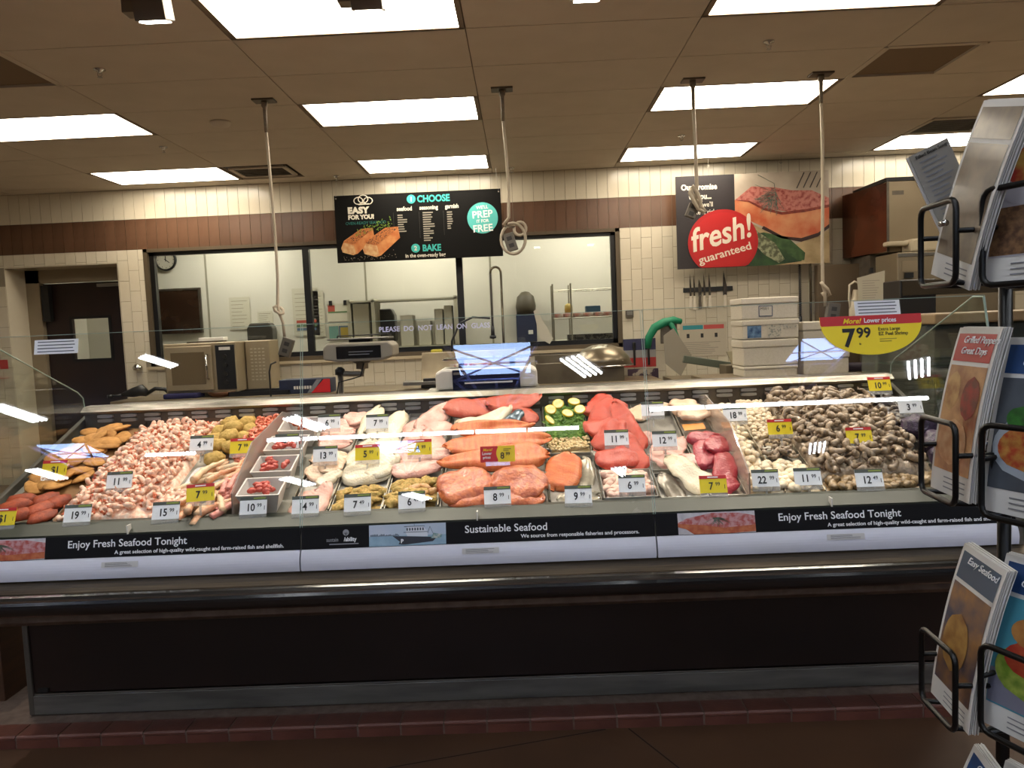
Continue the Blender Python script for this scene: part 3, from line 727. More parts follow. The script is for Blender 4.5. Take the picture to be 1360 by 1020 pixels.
for x, y, yw, h, k in ((-1.235, 2.72, 1.35, .03, 0), (-1.21, 2.74, 1.25, .035, 1), (-1.185, 2.72, 1.4, .04, 2), (-1.165, 2.78, 1.0, .05, 3), (-1.24, 2.82, .7, .035, 1), (-1.20, 2.88, .4, .04, 3), (-1.14, 2.86, .6, .05, 0), (-1.10, 2.80, 1.3, .055, 4), (-1.125, 2.78, 1.45, .05, 4), (-1.085, 2.77, 1.5, .045, 4), (-1.075, 2.88, .9, .05, 2), (-1.12, 2.92, .3, .04, 1), (-1.16, 2.66, .2, .03, 1), (-1.10, 2.68, .9, .035, 2), (-1.08, 2.66, .7, .03, 4), (-1.13, 2.70, 2.2, .04, 3)):
    place('snow_crab', lg[k], 'orange and cream snow crab leg in the front pile left of the smoked divider', 'crab leg', DK(x, y, h, yw), 'crab legs in front pile'); i += 1
rc = random.Random(77)
for k in range(18):
    place('snow_crab', lg[k % 4], 'orange and cream snow crab leg in the front pile left of the smoked divider', 'crab leg', DK(rc.uniform(-1.23, -1.08), rc.uniform(2.66, 2.93), rc.uniform(.02, .055), rc.uniform(.7, 1.6), 0, rc.uniform(-.2, .2), rc.uniform(.8, 1.1)), 'crab legs in front pile')
for i in range(8):
    place('snow_crab', lg[4], 'short pink crab leg end stacked against the left smoked divider', 'crab leg', DK(-1.085, 2.655+.022*i, .03+.004*i, .45, 0, 0, .62), 'short pink crab leg ends')
# -- white tubs
TUBW = mat('white_tub', '#cfc9c2', .4)
def tub(x, y, lab, cm, content=True):
    e = empty('tub', DK(x, y, .004), lab, 'tub')
    w0, w1, h = .048, .078, .088
    b = MB(); o = [(-w0, -w0*.8, 0), (w0, -w0*.8, 0), (w0, w0*.8, 0), (-w0, w0*.8, 0), (-w1, -w1*.8, h), (w1, -w1*.8, h), (w1, w1*.8, h), (-w1, w1*.8, h)]
    k = .95; i_ = [(a*k*.97, b_*k*.97, .006 if c_ == 0 else c_) for a, b_, c_ in o]
    b.add(o+i_, [(3, 2, 1, 0), (0, 1, 5, 4), (1, 2, 6, 5), (2, 3, 7, 6), (3, 0, 4, 7), (8, 9, 10, 11), (9, 8, 12, 13), (10, 9, 13, 14), (11, 10, 14, 15), (8, 11, 15, 12), (4, 5, 13, 12), (5, 6, 14, 13), (6, 7, 15, 14), (7, 4, 12, 15)])
    b.obj('tub_body', TUBW, e)
    b = MB(); r = random.Random(int(y*100))
    for q in range(16):
        a, c = r.uniform(-.045, .045), r.uniform(-.034, .034); b2 = blob(q, .017, .011, .010, .4, cm, nl=5, nr=7); o_ = len(b.v)
        Mq = T(a, c, .078+r.uniform(0, .012), r.uniform(0, 6), r.uniform(-.5, .5))
        b.add([Mq @ v.co for v in b2.vertices], [tuple(p.vertices) for p in b2.polygons])
    b.obj('tub_filling', cm, e, True)
    return e
REDM = mat('red_marinade', '#a32f22', c2='#c65040', sc=60, **wet)
ORM = mat('orange_salad', '#b8602a', c2='#8c2b1a', sc=50, **wet)
tub(-.955, 2.705, 'white tub of red marinated pieces at the front, beside the 10.99 tag', REDM)
tub(-.955, 2.86, 'white tub heaped with bright red pieces, second from the front', REDM)
tub(-.955, 3.015, 'white tub under the 8.99 tag beside the smoked divider', REDM)
tub(-.945, 3.17, 'white tub of orange salad with a spoon in it, at the back', ORM)
e = empty('serving_spoon', DK(-.965, 3.20, .075, 2.35, 0, .75), 'long white-handled serving spoon standing in the orange salad tub', 'spoon')
MB().tube([(0, 0, 0), (.06, 0, 0)], .003, 6).tube([(.06, 0, 0), (.15, 0, 0)], .0055, 8).obj('handle', WHITEP, e, True)
put('bowl', blob(3, .018, .013, .005, 0, CHROME, name='bowl'), e)
# -- fillet columns
PK = mat('pink_fillet', '#dcae9d', c2='#cd9380', sc=14, **wet)
WH = mat('white_fillet', '#d6cbb2', c2='#c6b798', sc=14, **wet)
BE = mat('beige_fillet', '#d8b292', c2='#e0c2a4', sc=14, **wet)
SKN = mat('silver_fish_skin', '#8c8578', .25, .3, c2='#4f4a42', sc=120, coat=.3)
PKC = mat('pale_pink_fish', '#d6a493', c2='#c08676', sc=18, **wet)
CRB = mat('herb_crumb_coating', '#c9a260', .8, c2='#93803e', sc=110, bump=.7, bsc=200, rnd=.08)
def fil(x, y, h, yaw, L, W, Th, mts, lab, cat='fish fillet', grp=None, rx=.26, ry=0, seed=None, **k):
    seed = seed if seed is not None else R.random()*50
    if cat in ('fish fillet', 'salmon'): L *= 1.08; W *= 1.5; Th *= 1 if cat == 'fish fillet' else 1.35; k.setdefault('taper', .5 if cat == 'fish fillet' else .4)
    return place('fish_fillet', fillet(L, W, Th, seed, mts, **k), lab, cat, Matrix.Rotation(0, 4, 'X') @ DK(x, y, h) @ Matrix.Rotation(rx, 4, 'X') @ Matrix.Rotation(yaw, 4, 'Z') @ Matrix.Rotation(ry, 4, 'Y'), grp)
l6 = 'pinkish fillet in the narrow tray behind the 13.99 tag'
for x, y, h, yw, L in ((-.785, 3.26, .02, .15, .14), (-.79, 3.18, .035, .0, .13), (-.745, 3.30, .04, 2.6, .09), (-.79, 3.10, .03, -.1, .13)):
    fil(x, y, h, yw, L, .075, .018, [PK, PK], 'pink fillet in the narrow tray behind the 6.99 tag', grp='pink fillets behind the 6.99 tag')
for x, y, h, yw in ((-.785, 2.98, .03, .1), (-.79, 2.90, .025, .3), (-.765, 2.93, .045, 1.9)):
    fil(x, y, h, yw, .13, .08, .018, [BE, SKN], 'beige fillet with grey skin around the 13.99 tag', grp='beige fillets around the 13.99 tag')
fil(-.745, 2.83, .03, .9, .10, .05, .022, [WH, WH], 'small cream-coloured fillet right of the 13.99 tag')
fil(-.755, 2.70, .03, 1.4, .15, .07, .02, [PK, WH], 'pink fillet with a pale edge beside the 14.99 tag')
fil(-.80, 2.67, .025, 1.2, .13, .07, .02, [PK, PK], 'pink fillet behind the 14.99 tag')
heap('pink_seafood', 'small pink seafood pieces at the front, behind the 14.99 tag', -.845, -.72, 2.64, 2.80, lambda x, y: .018, PKC, 'seafood', n=14)
# white fillets
for x, y, h, yw, L, W in ((-.665, 3.26, .03, 1.35, .20, .065), (-.60, 3.20, .02, .1, .15, .08), (-.555, 3.24, .03, 1.3, .16, .065)):
    fil(x, y, h, yw, L, W, .02, [WH, WH], 'white fillet around the white 7.99 tag at the back', grp='white fillets around the white 7.99 tag', taper=.2)
for x, y, h, yw, L, W in ((-.655, 2.99, .03, 1.2, .17, .075), (-.57, 2.98, .045, 1.2, .20, .085), (-.62, 2.93, .025, .1, .17, .08), (-.62, 2.87, .02, .0, .18, .08), (-.555, 2.90, .035, 1.0, .14, .07)):
    fil(x, y, h, yw, L, W, .02, [WH, WH], 'creamy white fillet around the yellow 5.99 tag', grp='white fillets around the 5.99 tag', taper=.25)
CRBm = [blob(50+i, .034, .022, .010, .6, CRB, name='crumbed_piece') for i in range(3)]
BEp = [blob(60+i, .026, .016, .010, .3, mat('pale_crumbed', '#cfa67a', .5, c2='#b8874a', sc=50), name='piece') for i in range(2)]
h7 = lambda x, y: .022
scatter('crumbed_fillet', 'herb-crumbed fish piece beside the 7.49 tag', 'crumbed fish', 'crumbed fish beside the 7.49 tag', CRBm, -.705, -.525, 2.635, 2.79, h7, 17, 13, .8, 1.1, .3, .02)
heap('crumb_bed', 'loose crumbs under the crumbed fish behind the 7.49 tag', -.705, -.525, 2.635, 2.79, lambda x, y: .012, CRB, 'crumbs', n=12)
# pink fillets 4.99
for x, y, h, yw, L, W in ((-.37, 3.27, .05, 1.0, .17, .09), (-.44, 3.20, .03, .3, .15, .08), (-.38, 3.15, .045, .0, .15, .09), (-.45, 3.08, .035, 1.2, .16, .085), (-.38, 3.05, .045, 2.0, .15, .08), (-.47, 3.0, .03, .9, .14, .08), (-.40, 2.95, .035, .1, .18, .09), (-.42, 2.88, .025, .1, .18, .08)):
    fil(x, y, h, yw, L, W, .02, [PKC, PKC], 'pale pink raw fillet around the yellow 4.99 tag', grp='pale pink fillets around the 4.99 tag', wav=.010)
scatter('crumbed_fillet', 'herb-crumbed fish piece around the 6.49 tag', 'crumbed fish', 'crumbed fish around the 6.49 tag', CRBm+BEp, -.515, -.33, 2.635, 2.82, lambda x, y: .026, 26, 14, .9, 1.2, .4, .022)
heap('crumb_bed', 'loose crumbs under the crumbed fish around the 6.49 tag', -.515, -.33, 2.635, 2.82, lambda x, y: .014, CRB, 'crumbs', n=12)
# -- salmon
SAL = mat('farmed_salmon', '#cc5716', c2='#dd7c3c', sc=16, stretch=(6, 1, 1), thr=(.3, .7), **wet)
SALR = mat('coho_salmon', '#ad3a1c', c2='#bd4e32', sc=16, stretch=(6, 1, 1), thr=(.3, .7), **wet)
SOCK = mat('sockeye_salmon', '#b52c0e', c2='#c43e1c', sc=14, stretch=(6, 1, 1), thr=(.3, .7), **wet)
SALD = mat('glazed_salmon', '#9c3e14', c2='#cc6c34', sc=48, **wet)
def bigf(*a, **k): return fil(*a, **k)
bigf(-.20, 3.30, .055, .15, .26, .10, .022, [SALR, SKN], 'dark red salmon fillet at the back left of the salmon tray', 'salmon', wav=.012, ry=.1)
bigf(-.04, 3.31, .065, .30, .22, .09, .022, [SALR, SKN], 'red salmon fillet with a rounded end at the back right of the salmon tray', 'salmon', wav=.014, bend=.1)
bigf(-.01, 3.24, .045, -.5, .14, .09, .02, [SALR, SKN], 'short red salmon piece under the back right fillet', 'salmon')
bigf(-.16, 3.19, .050, .40, .22, .08, .018, [WH, SKN], 'salmon side lying skin up, silvery white belly showing', 'salmon', wav=.012, bend=.15)
bigf(-.055, 3.185, .055, .95, .13, .055, .018, [mat('blue_silver_skin', '#5f7078', .25, .4, c2='#3a4650', sc=150), SKN], 'blue-silver salmon skin end behind the orange fillets', 'salmon')
bigf(-.13, 3.09, .070, .05, .30, .075, .024, [SAL, SKN], 'orange salmon fillet folded over, topmost in the middle of the tray', 'salmon', wav=.012, taper=.5)
bigf(-.115, 3.005, .055, .05, .38, .10, .024, [SAL, SKN], 'long orange salmon fillet across the middle of the tray', 'salmon', wav=.008, seed=3, ry=-.02)
bigf(-.12, 2.955, .030, .06, .37, .09, .016, [mat('spotted_skin', '#6e675c', .25, .3, c2='#454039', sc=140, coat=.3), SKN], 'grey speckled salmon skin showing under the long fillet', 'salmon')
bigf(-.125, 2.885, .055, PI+.02, .38, .115, .026, [SAL, SKN], 'wide orange salmon fillet behind the red 8.99 sign', 'salmon', seed=8, taper=.55)
bigf(-.02, 2.80, .030, .04, .18, .07, .014, [MC['spotted_skin'], SKN], 'dark silver fish back right of the 8.99 tags', 'fish')
bigf(-.22, 2.80, .025, .04, .17, .07, .012, [MC['spotted_skin'], SKN], 'dark silver fish back left of the 8.99 tags', 'fish')
for x, y, yw, l in ((-.22, 2.725, .25, 'left'), (-.035, 2.72, -.2, 'right')):
    bigf(x, y, .04, yw, .19, .115, .028, [SALD, SALD], 'glazed seasoned salmon piece %s of the white 8.99 tag' % l, 'salmon', wav=.012, taper=.1)
    bigf(x+.01, y-.055, .025, yw*.4, .15, .07, .02, [SALD, SALD], 'lower seasoned salmon piece at the front rim, %s of the white 8.99 tag' % l, 'salmon', wav=.01, taper=.1)
# -- greens, lemons, garlic
GR = mat('parsley_green', '#44701f', .55, c2='#79a03a', sc=40, rnd=.1)
gh = dome(.08, .26, 3.02, 3.37, .02, .045)
heap('greens_bed', 'dark bed of greens in the garnish tray', .082, .256, 3.04, 3.355, gh, GR, 'greens', rough=.02)
b = MB(); r = random.Random(4)
for k in range(520):
    x = r.uniform(.09, .25); y = r.uniform(3.05, 3.35); a = r.uniform(0, 6.28); l = r.uniform(.010, .03); h = gh(x, y)+r.uniform(0, .016)
    M_ = DK(x, y, h, a, r.uniform(-.7, .7), r.uniform(-.6, .3)); w = r.uniform(.003, .007)
    b.add([M_ @ Vector(p) for p in ((0, 0, 0), (l*.5, -w, .002), (l, 0, 0), (l*.5, w, .002))], [(0, 1, 2, 3)])
tag(b.obj('green_leaves', GR), 'loose parsley sprigs and green leaves in the garnish tray', 'greens', kind='stuff')
LEM = mat('lemon_rind', '#d9b31c', .4, coat=.3); LEF = mat('lemon_flesh', '#d5cf7c', .35, c2='#e8e4b0', sc=30, coat=.3)
def lemon(x, y, h, yw, rx, ry, lab, half=False):
    e = empty('lemon_slice', DK(x, y, h, yw, rx, ry), lab, 'lemon')
    MB().lathe([(0, 0), (.024, 0), (.0255, .002), (.024, .005), (0, .005)] if not half else [(0, -.012), (.018, -.008), (.027, 0), (.0265, .004), (0, .004)], 20).obj('rind', LEM, e, True)
    MB().lathe([(.0, .0056), (.021, .0056), (.021, .004)] if not half else [(0, .0046), (.0225, .0046), (.0225, .003)], 20).obj('pulp', LEF, e)
lemon(.110, 3.235, .075, 0, .5, .2, 'lemon slice at the left of the greens, cut face to the front')
lemon(.145, 3.275, .080, .3, .5, -.2, 'lemon slice standing behind the leftmost one in the greens')
lemon(.215, 3.30, .075, 0, .15, .1, 'half lemon with bright yellow rind at the back right of the greens', True)
lemon(.235, 3.235, .070, 0, .4, -.1, 'lemon slice at the right side of the greens')
lemon(.102, 3.16, .065, .5, .4, .6, 'lemon wedge slice tilted at the left edge of the greens')
lemon(.180, 3.20, .072, .5, .3, .1, 'pale lemon slice in the middle of the greens')
NUT = mat('garlic_clove', '#cdb27c', .5, c2='#dcc79c', sc=40, rnd=.1)
nt_ = [blob(70+i, .0085, .0065, .006, .2, NUT, nl=5, nr=7, name='clove') for i in range(3)]
scatter('garlic_clove', 'small pale garlic clove in front of the greens', 'garlic', 'garlic cloves in front of the greens', nt_, .082, .258, 2.965, 3.06, lambda x, y: .03+.01*(y-2.96)/.1, 85, 17, .85, 1.2, .8, .006)
heap('clove_bed', 'lower layer of garlic cloves in front of the greens', .082, .258, 2.965, 3.06, lambda x, y: .026, NUT, 'garlic', n=12)
def tray(name, x0, x1, y0_, y1_, h, m, lab, cat='tray'):
    e = MB(); w = .0025
    for q in ((x0, x1, y0_, y0_+w), (x0, x1, y1_-w, y1_), (x0, x0+w, y0_, y1_), (x1-w, x1, y0_, y1_)): 
        vs = [DK(a, b_, c_).translation for c_ in (0.001, h) for a, b_ in ((q[0], q[2]), (q[1], q[2]), (q[1], q[3]), (q[0], q[3]))]
        e.add(vs, [(0, 3, 2, 1), (4, 5, 6, 7), (0, 1, 5, 4), (1, 2, 6, 5), (2, 3, 7, 6), (3, 0, 4, 7)])
    vs = [DK(a, b_, .004).translation for a, b_ in ((x0, y0_), (x1, y0_), (x1, y1_), (x0, y1_))]; e.add(vs, [(0, 1, 2, 3)])
    return tag(e.obj(name, m), lab, cat)
TRS = mat('tray_steel', '#9d9a92', .3, .75, c2='#b2afa8', sc=20)
tray('steel_tray', .079, .259, 2.955, 3.36, .028, TRS, 'steel tray holding garlic, greens and lemon slices')
tray('steel_tray', .079, .259, 2.64, 2.94, .022, TRS, 'steel tray with one orange fillet behind the 9.99 tag')
tray('steel_tray', .268, .458, 2.835, 3.36, .025, TRS, 'steel tray under the deep red salmon behind the 11.99 tag')
tray('clear_tray', .268, .458, 2.64, 2.82, .03, mat('clear_plastic_tray', '#a9a59c', .2, coat=.5), 'pale plastic tray of chunks under the 6.99 tag at the front')
tray('steel_tray', .468, .635, 2.64, 2.80, .022, TRS, 'steel tray with a white fillet at the front, left of the tuna')
tray('steel_tray', .468, .635, 2.82, 3.36, .022, TRS, 'steel tray under the pale fillets and the 12.99 tag')
tray('steel_tray', .645, .770, 2.64, 3.36, .022, TRS, 'steel tray under the ruby tuna beside the right smoked divider')
tray('steel_tray', -.315, .068, 2.64, 3.36, .02, TRS, 'wide steel tray under all the orange salmon')
tray('steel_tray', -.514, -.328, 2.64, 3.36, .02, TRS, 'steel tray under the pale pink fillets and the 6.49 tag')
tray('steel_tray', -.708, -.524, 2.64, 3.36, .02, TRS, 'steel tray under the creamy white fillets and the 7.49 tag')
tray('steel_tray', -.848, -.718, 2.64, 3.36, .02, TRS, 'narrow steel tray under the pink fillets beside the white tubs')
tray('steel_tray', -1.955, -1.708, 2.64, 2.79, .02, TRS, 'steel tray under the orange fish portions in the left corner')
bigf(.135, 2.82, .03, 1.2, .18, .10, .024, [SAL, SAL], 'single orange salmon fillet with scalloped edge behind the 9.99 tag', 'salmon', taper=.2, seed=5)
bigf(.205, 2.80, .012, 1.5, .19, .09, .006, [mat('grey_fish_skin', '#8f8672', .25, .25, c2='#a39a86', sc=70, coat=.4), SKN], 'pale grey fish skin right of the single orange fillet', 'fish', taper=.1)
bigf(.18, 2.68, .010, .1, .15, .06, .008, [MC['grey_fish_skin'], SKN], 'wet grey fish piece in front, under the 9.99 tag', 'fish', taper=.1)
# sockeye
for x, y, h, yw, L, W, l in ((.335, 3.29, .045, 1.25, .16, .11, 'sockeye fillet at the very back of its tray'), (.36, 3.20, .055, 1.35, .20, .12, 'sockeye fillet, topmost near the back'), (.415, 3.10, .045, 1.75, .30, .08, 'long sockeye fillet along the right side of its tray'), (.315, 3.10, .05, .4, .14, .09, 'sockeye piece jutting out to the left'), (.35, 3.02, .055, 1.3, .18, .11, 'sockeye fillet above the 11.99 tag'), (.40, 2.93, .04, 1.75, .22, .09, 'sockeye fillet right of the 11.99 tag'), (.345, 2.88, .035, .1, .15, .09, 'sockeye fillet at the front, below the 11.99 tag'), (.295, 2.97, .035, 1.5, .14, .06, 'sockeye fillet left of the 11.99 tag')):
    bigf(x, y, h, yw, L*1.0, W*1.02, .022, [SOCK, SKN], 'deep red '+l, 'salmon', wav=.008)
bigf(.285, 3.19, .02, .9, .10, .05, .012, [WH, SKN], 'small white piece left of the deep red salmon at the back', 'fish')
bigf(.285, 2.885, .03, 2.1, .12, .05, .01, [SKN, MC['grey_fish_skin']], 'flap of brown-grey fish skin at the left front of the deep red salmon', 'fish')
PCH = mat('pale_chunk', '#d8ab98', c2='#e3c4b2', sc=40, rnd=.06, **wet)
pc = [blob(80+i, .022, .017, .013, .35, PCH, nl=6, nr=9, name='chunk') for i in range(4)]
heap('chunk_bed', 'lower layer of pale pink fish chunks under the 6.99 tag', .272, .454, 2.645, 2.815, lambda x, y: .02, PCH, 'fish', n=12)
scatter('fish_chunk', 'pale pink fish chunk in the front tray around the lower 6.99 tag', 'fish chunk', 'pale pink chunks around the 6.99 tag', pc, .272, .454, 2.645, 2.815, lambda x, y: .026, 48, 19, .9, 1.2, .6, .012)
# pale fillets
for x, y, h, yw, L, W in ((.505, 3.28, .02, .7, .12, .08), (.58, 3.30, .03, .0, .11, .06)):
    bigf(x, y, h, yw, L, W, .02, [BE, WH], 'pale peach fillet behind the 19.99 tag', 'fish fillet', grp='pale fillets behind the 19.99 tag')
for i, (x, y) in enumerate(((.50, 3.05), (.56, 3.03), (.60, 2.98), (.52, 2.96), (.575, 2.92), (.515, 2.88), (.60, 2.88))):
    bigf(x, y, .02, .5*i, .10, .06, .015, [PKC, WH], 'small pale pink fillet around the 12.99 tag', 'fish fillet', grp='small pink fillets around the 12.99 tag')
bigf(.585, 2.76, .03, 2.2, .20, .10, .018, [WH, MC['grey_fish_skin']], 'large white fillet draped across the front, left of the yellow 7.99 tuna tag', 'fish fillet', wav=.012)
bigf(.515, 2.71, .012, 1.9, .15, .08, .006, [mat('brown_skin', '#6b6254', .3, .2, c2='#7f7666', sc=60), SKN], 'dark fish skin at the front, left of the large white fillet', 'fish')
for x, y, h, yw, L, l in ((.69, 3.31, .035, .0, .12, 'pale peach loin at the back, topmost'), (.695, 3.245, .04, .05, .13, 'pale peach loin in the middle of three'), (.71, 3.18, .05, .15, .13, 'pale peach loin nearest the tuna')):
    bigf(x, y, h, yw, L, .075, .028, [BE, BE], l, 'fish loin', taper=.1)
TUN = mat('ruby_tuna', '#9c1f2e', c2='#b0303e', sc=14, **wet)
for x, y, h, yw, L, W, l in ((.715, 3.02, .03, .0, .14, .07, 'ruby tuna steak at the back of the tuna'), (.735, 2.92, .055, .5, .10, .085, 'round-cut ruby tuna steak on top of the others'), (.69, 2.90, .03, 1.4, .16, .08, 'ruby tuna steak on the left, behind the yellow 7.99 tag'), (.735, 2.80, .03, 1.3, .16, .08, 'ruby tuna steak beside the right smoked divider'), (.70, 2.70, .02, .1, .12, .07, 'ruby tuna steak at the front rim, under the yellow 7.99 tag')):
    bigf(x, y, h, yw, L, W*1.15, .03, [TUN, TUN], l, 'tuna steak', taper=.1, wav=.004)
tag(MB().box(-.045, .045, -.02, .02, 0, .001).obj('orange_label', mat('orange_label', '#d8861a', .5), M=DK(.695, 3.12, .03, .1, .2)), 'small orange label card lying between peach loins and tuna', 'label')
heap('crushed_ice', 'crushed ice along the front rim from the white fillet to the tuna', .47, .77, 2.632, 2.665, lambda x, y: .016, ICE, 'ice', n=30)
# -- scallops
SCA = mat('scallop', '#dcc6a0', c2='#e6d7bc', sc=35, rnd=.06, **wet)
sc_ = [blob(90+i, .019, .018, .012, .2, SCA, nl=6, nr=9, name='scallop') for i in range(3)]
ss_ = [blob(95+i, .012, .011, .009, .25, mat('small_scallop', '#cfb894', c2='#dccbb0', sc=35, rnd=.08, **wet), nl=5, nr=8, name='scallop') for i in range(3)]
heap('scallop_bed', 'lower layer of large scallops around the 22.99 tag', .785, 1.04, 2.64, 2.84, lambda x, y: .022, SCA, 'scallops', n=16, rough=.012)
scatter('large_scallop', 'large cream scallop at the front, around the 22.99 and 11.99 tags', 'scallop', 'large scallops at the front', sc_, .785, 1.04, 2.64, 2.84, lambda x, y: .03, 62, 21, .9, 1.15, .5, .014)
heap('scallop_bed', 'lower layer of scallops along the right smoked divider', .785, .90, 2.85, 3.33, lambda x, y: .015, SCA, 'scallops', n=12)
scatter('scallop', 'pale scallop behind the 22.99 tag, along the right smoked divider', 'scallop', 'scallops along the right smoked divider', sc_, .785, .90, 2.85, 3.33, lambda x, y: .022, 42, 22, .85, 1.05, .5, .014)
heap('scallop_bed', 'lower layer of small bay scallops behind the yellow 6.99 tag', .91, 1.05, 2.99, 3.34, dome(.90, 1.06, 2.97, 3.37, .012, .03), MC['small_scallop'], 'scallops', n=14)
scatter('bay_scallop', 'small bay scallop behind the yellow 6.99 tag', 'scallop', 'small bay scallops', ss_, .91, 1.05, 2.99, 3.34, dome(.90, 1.06, 2.97, 3.37, .018, .036), 120, 23, .9, 1.2, .5, .008)
scatter('raw_shrimp', 'raw grey shrimp in the small tray in front of the yellow 6.99 tag', 'shrimp', 'raw shrimp in front of the yellow 6.99 tag', raws, .915, 1.04, 2.85, 2.98, lambda x, y: .024, 26, 24, .8, 1.0, .6, .012)
# -- big raw shrimp pile
h8 = dome(1.03, 1.50, 2.69, 3.40, .02, .085)
heap('shrimp_bed', 'lower layers of the big raw shrimp pile', 1.05, 1.47, 2.72, 3.355, h8, SRAW[0], 'shrimp', rough=.018, n=44)
scatter('raw_shrimp', 'raw grey-brown shell-on shrimp in the big pile at right', 'shrimp', 'raw shrimp in the big right pile', raws, 1.05, 1.47, 2.72, 3.355, h8, 290, 25, 1.05, 1.4, .8, .012, .008)
OYS = mat('shucked_oyster', '#9a7e54', c2='#6f5838', sc=60, rnd=.1, **wet)
oy = [blob(100+i, .024, .018, .013, .4, OYS, fr=3, name='oyster') for i in range(3)]
heap('oyster_bed', 'lower layer of breaded oysters along the front right rim', 1.06, 1.60, 2.635, 2.73, lambda x, y: .015, OYS, 'oysters', n=30)
scatter('oyster', 'tan oyster in the front row around the 12.49 tag', 'oyster', 'tan oysters along the front right rim', oy, 1.06, 1.60, 2.635, 2.73, lambda x, y: .022, 52, 26, .9, 1.15, .4, .015)
# -- mussels, purple nets
MUS = mat('mussel_shell', '#23202a', .3, c2='#5d4d3c', sc=30, coat=.4, rnd=.2)
mu = [blob(110+i, .030, .016, .010, .15, MUS, name='mussel') for i in range(3)]
heap('mussel_bed', 'shadowed lower layer of dark mussels at the far right', 1.48, 1.615, 3.05, 3.35, lambda x, y: .02, MUS, 'mussels', n=12)
scatter('mussel', 'dark and tan mussel at the far right, behind the 3.99 tag', 'mussel', 'mussels at the far right', mu, 1.48, 1.615, 3.05, 3.35, lambda x, y: .035, 34, 27, .9, 1.2, .6, .015)
NET = mat('purple_net', '#3d2448', .45, c2='#22162c', sc=90, bump=.9, bsc=160, coat=.3)
for i, (x, y, h, rx_) in enumerate(((1.55, 2.99, .06, .075), (1.565, 2.88, .05, .07), (1.55, 2.79, .045, .065))):
    me = blob(130+i, rx_, .062, .045, .35, NET, fr=3.5, nl=14, nr=20, name='net_bag')
    place('net_bag', me, 'dark purple net bag of clams, %s of three at the far right' % ('rearmost', 'middle', 'front')[i], 'net bag', DK(x, y, h))

# tell the members of the small groups apart by depth
ORD = ['rearmost', 'second from the back', 'third from the back', 'fourth from the back', 'fifth from the back', 'sixth from the back', 'seventh from the back', 'eighth from the back', 'ninth from the back', 'tenth from the back', 'nearest the glass']
gr = {}
for o in C.objects:
    if o.parent is None and o.get('group') and (o.name.startswith(('fish_fillet', 'fish_portion', 'crab_cake'))): gr.setdefault(o['group'], []).append(o)
for g_ in gr.values():
    if len(g_) <= 11:
        for k, o in enumerate(sorted(g_, key=lambda q: -q.matrix_basis.translation.y)): o['label'] = o['label']+', '+(ORD[k] if k < len(g_)-1 or k == 0 else 'nearest the glass')
# -- price tags
INK = mat('tag_ink', '#17181a', .6); PLATE = mat('tag_white', '#f2f3f5', .45); PLY = mat('tag_yellow', '#e8cf0e', .45); HOLD = glass_mat('tag_holder', (.93, .93, .93), 1, .05, haze=.25)
def price_tag(X, Y, dollars, cents, kind, lab, h=.05, w=.094, yaw=0, lean=-.42):
    M_ = Matrix.Translation((X, Y, .865+SL*(Y-2.66)+h)) @ Matrix.Rotation(yaw, 4, 'Z') @ Matrix.Rotation(PI/2+lean, 4, 'X')
    e = empty('price_tag', M_, lab, 'price tag', 'price tags in the case')
    hh = w*.66; W2 = w/2
    MB().box(-W2, W2, -hh/2, hh/2, 0, .0015).obj('plate', PLY if kind == 'y' else PLATE, e)
    MB().box(-W2, W2, hh/2-.012, hh/2, .0015, .0021).obj('header', RED if kind == 'y' else GREYH, e)
    if kind == 'y': lines('header_print', -.018, .018, hh/2-.006, hh/2-.006, 1, .004, MC['tag_white'], e, z=.0021, ragged=0)
    else: MB().box(0, W2-.004, hh/2-.008, hh/2-.003, .0021, .0025).obj('header_print', GREENH, e)
    n = len(dollars); dw = .0175*n if dollars[0] != '1' else .0175*n-.004
    x0 = -dw*.62-.001 if cents else -.008
    text(dollars, .0265, INK, e, x0-.004, -.019, .0016, bold=.03, sx=.82)
    if cents: text(cents, .0135, INK, e, x0+dw*1.06, -.006, .0016, bold=.015, sx=.9)
    MB().box(W2-.009, W2-.007, -.016, -.002, .0016, .002).obj('unit_mark', INK, e)
    MB().box(-W2, W2, -hh/2-.016, -hh/2, -.002, .002).obj('holder', HOLD, e)
    MB().box(-.004, .004, -hh/2-.05, -hh/2-.010, -.003, -.001).obj('stem', HOLD, e)
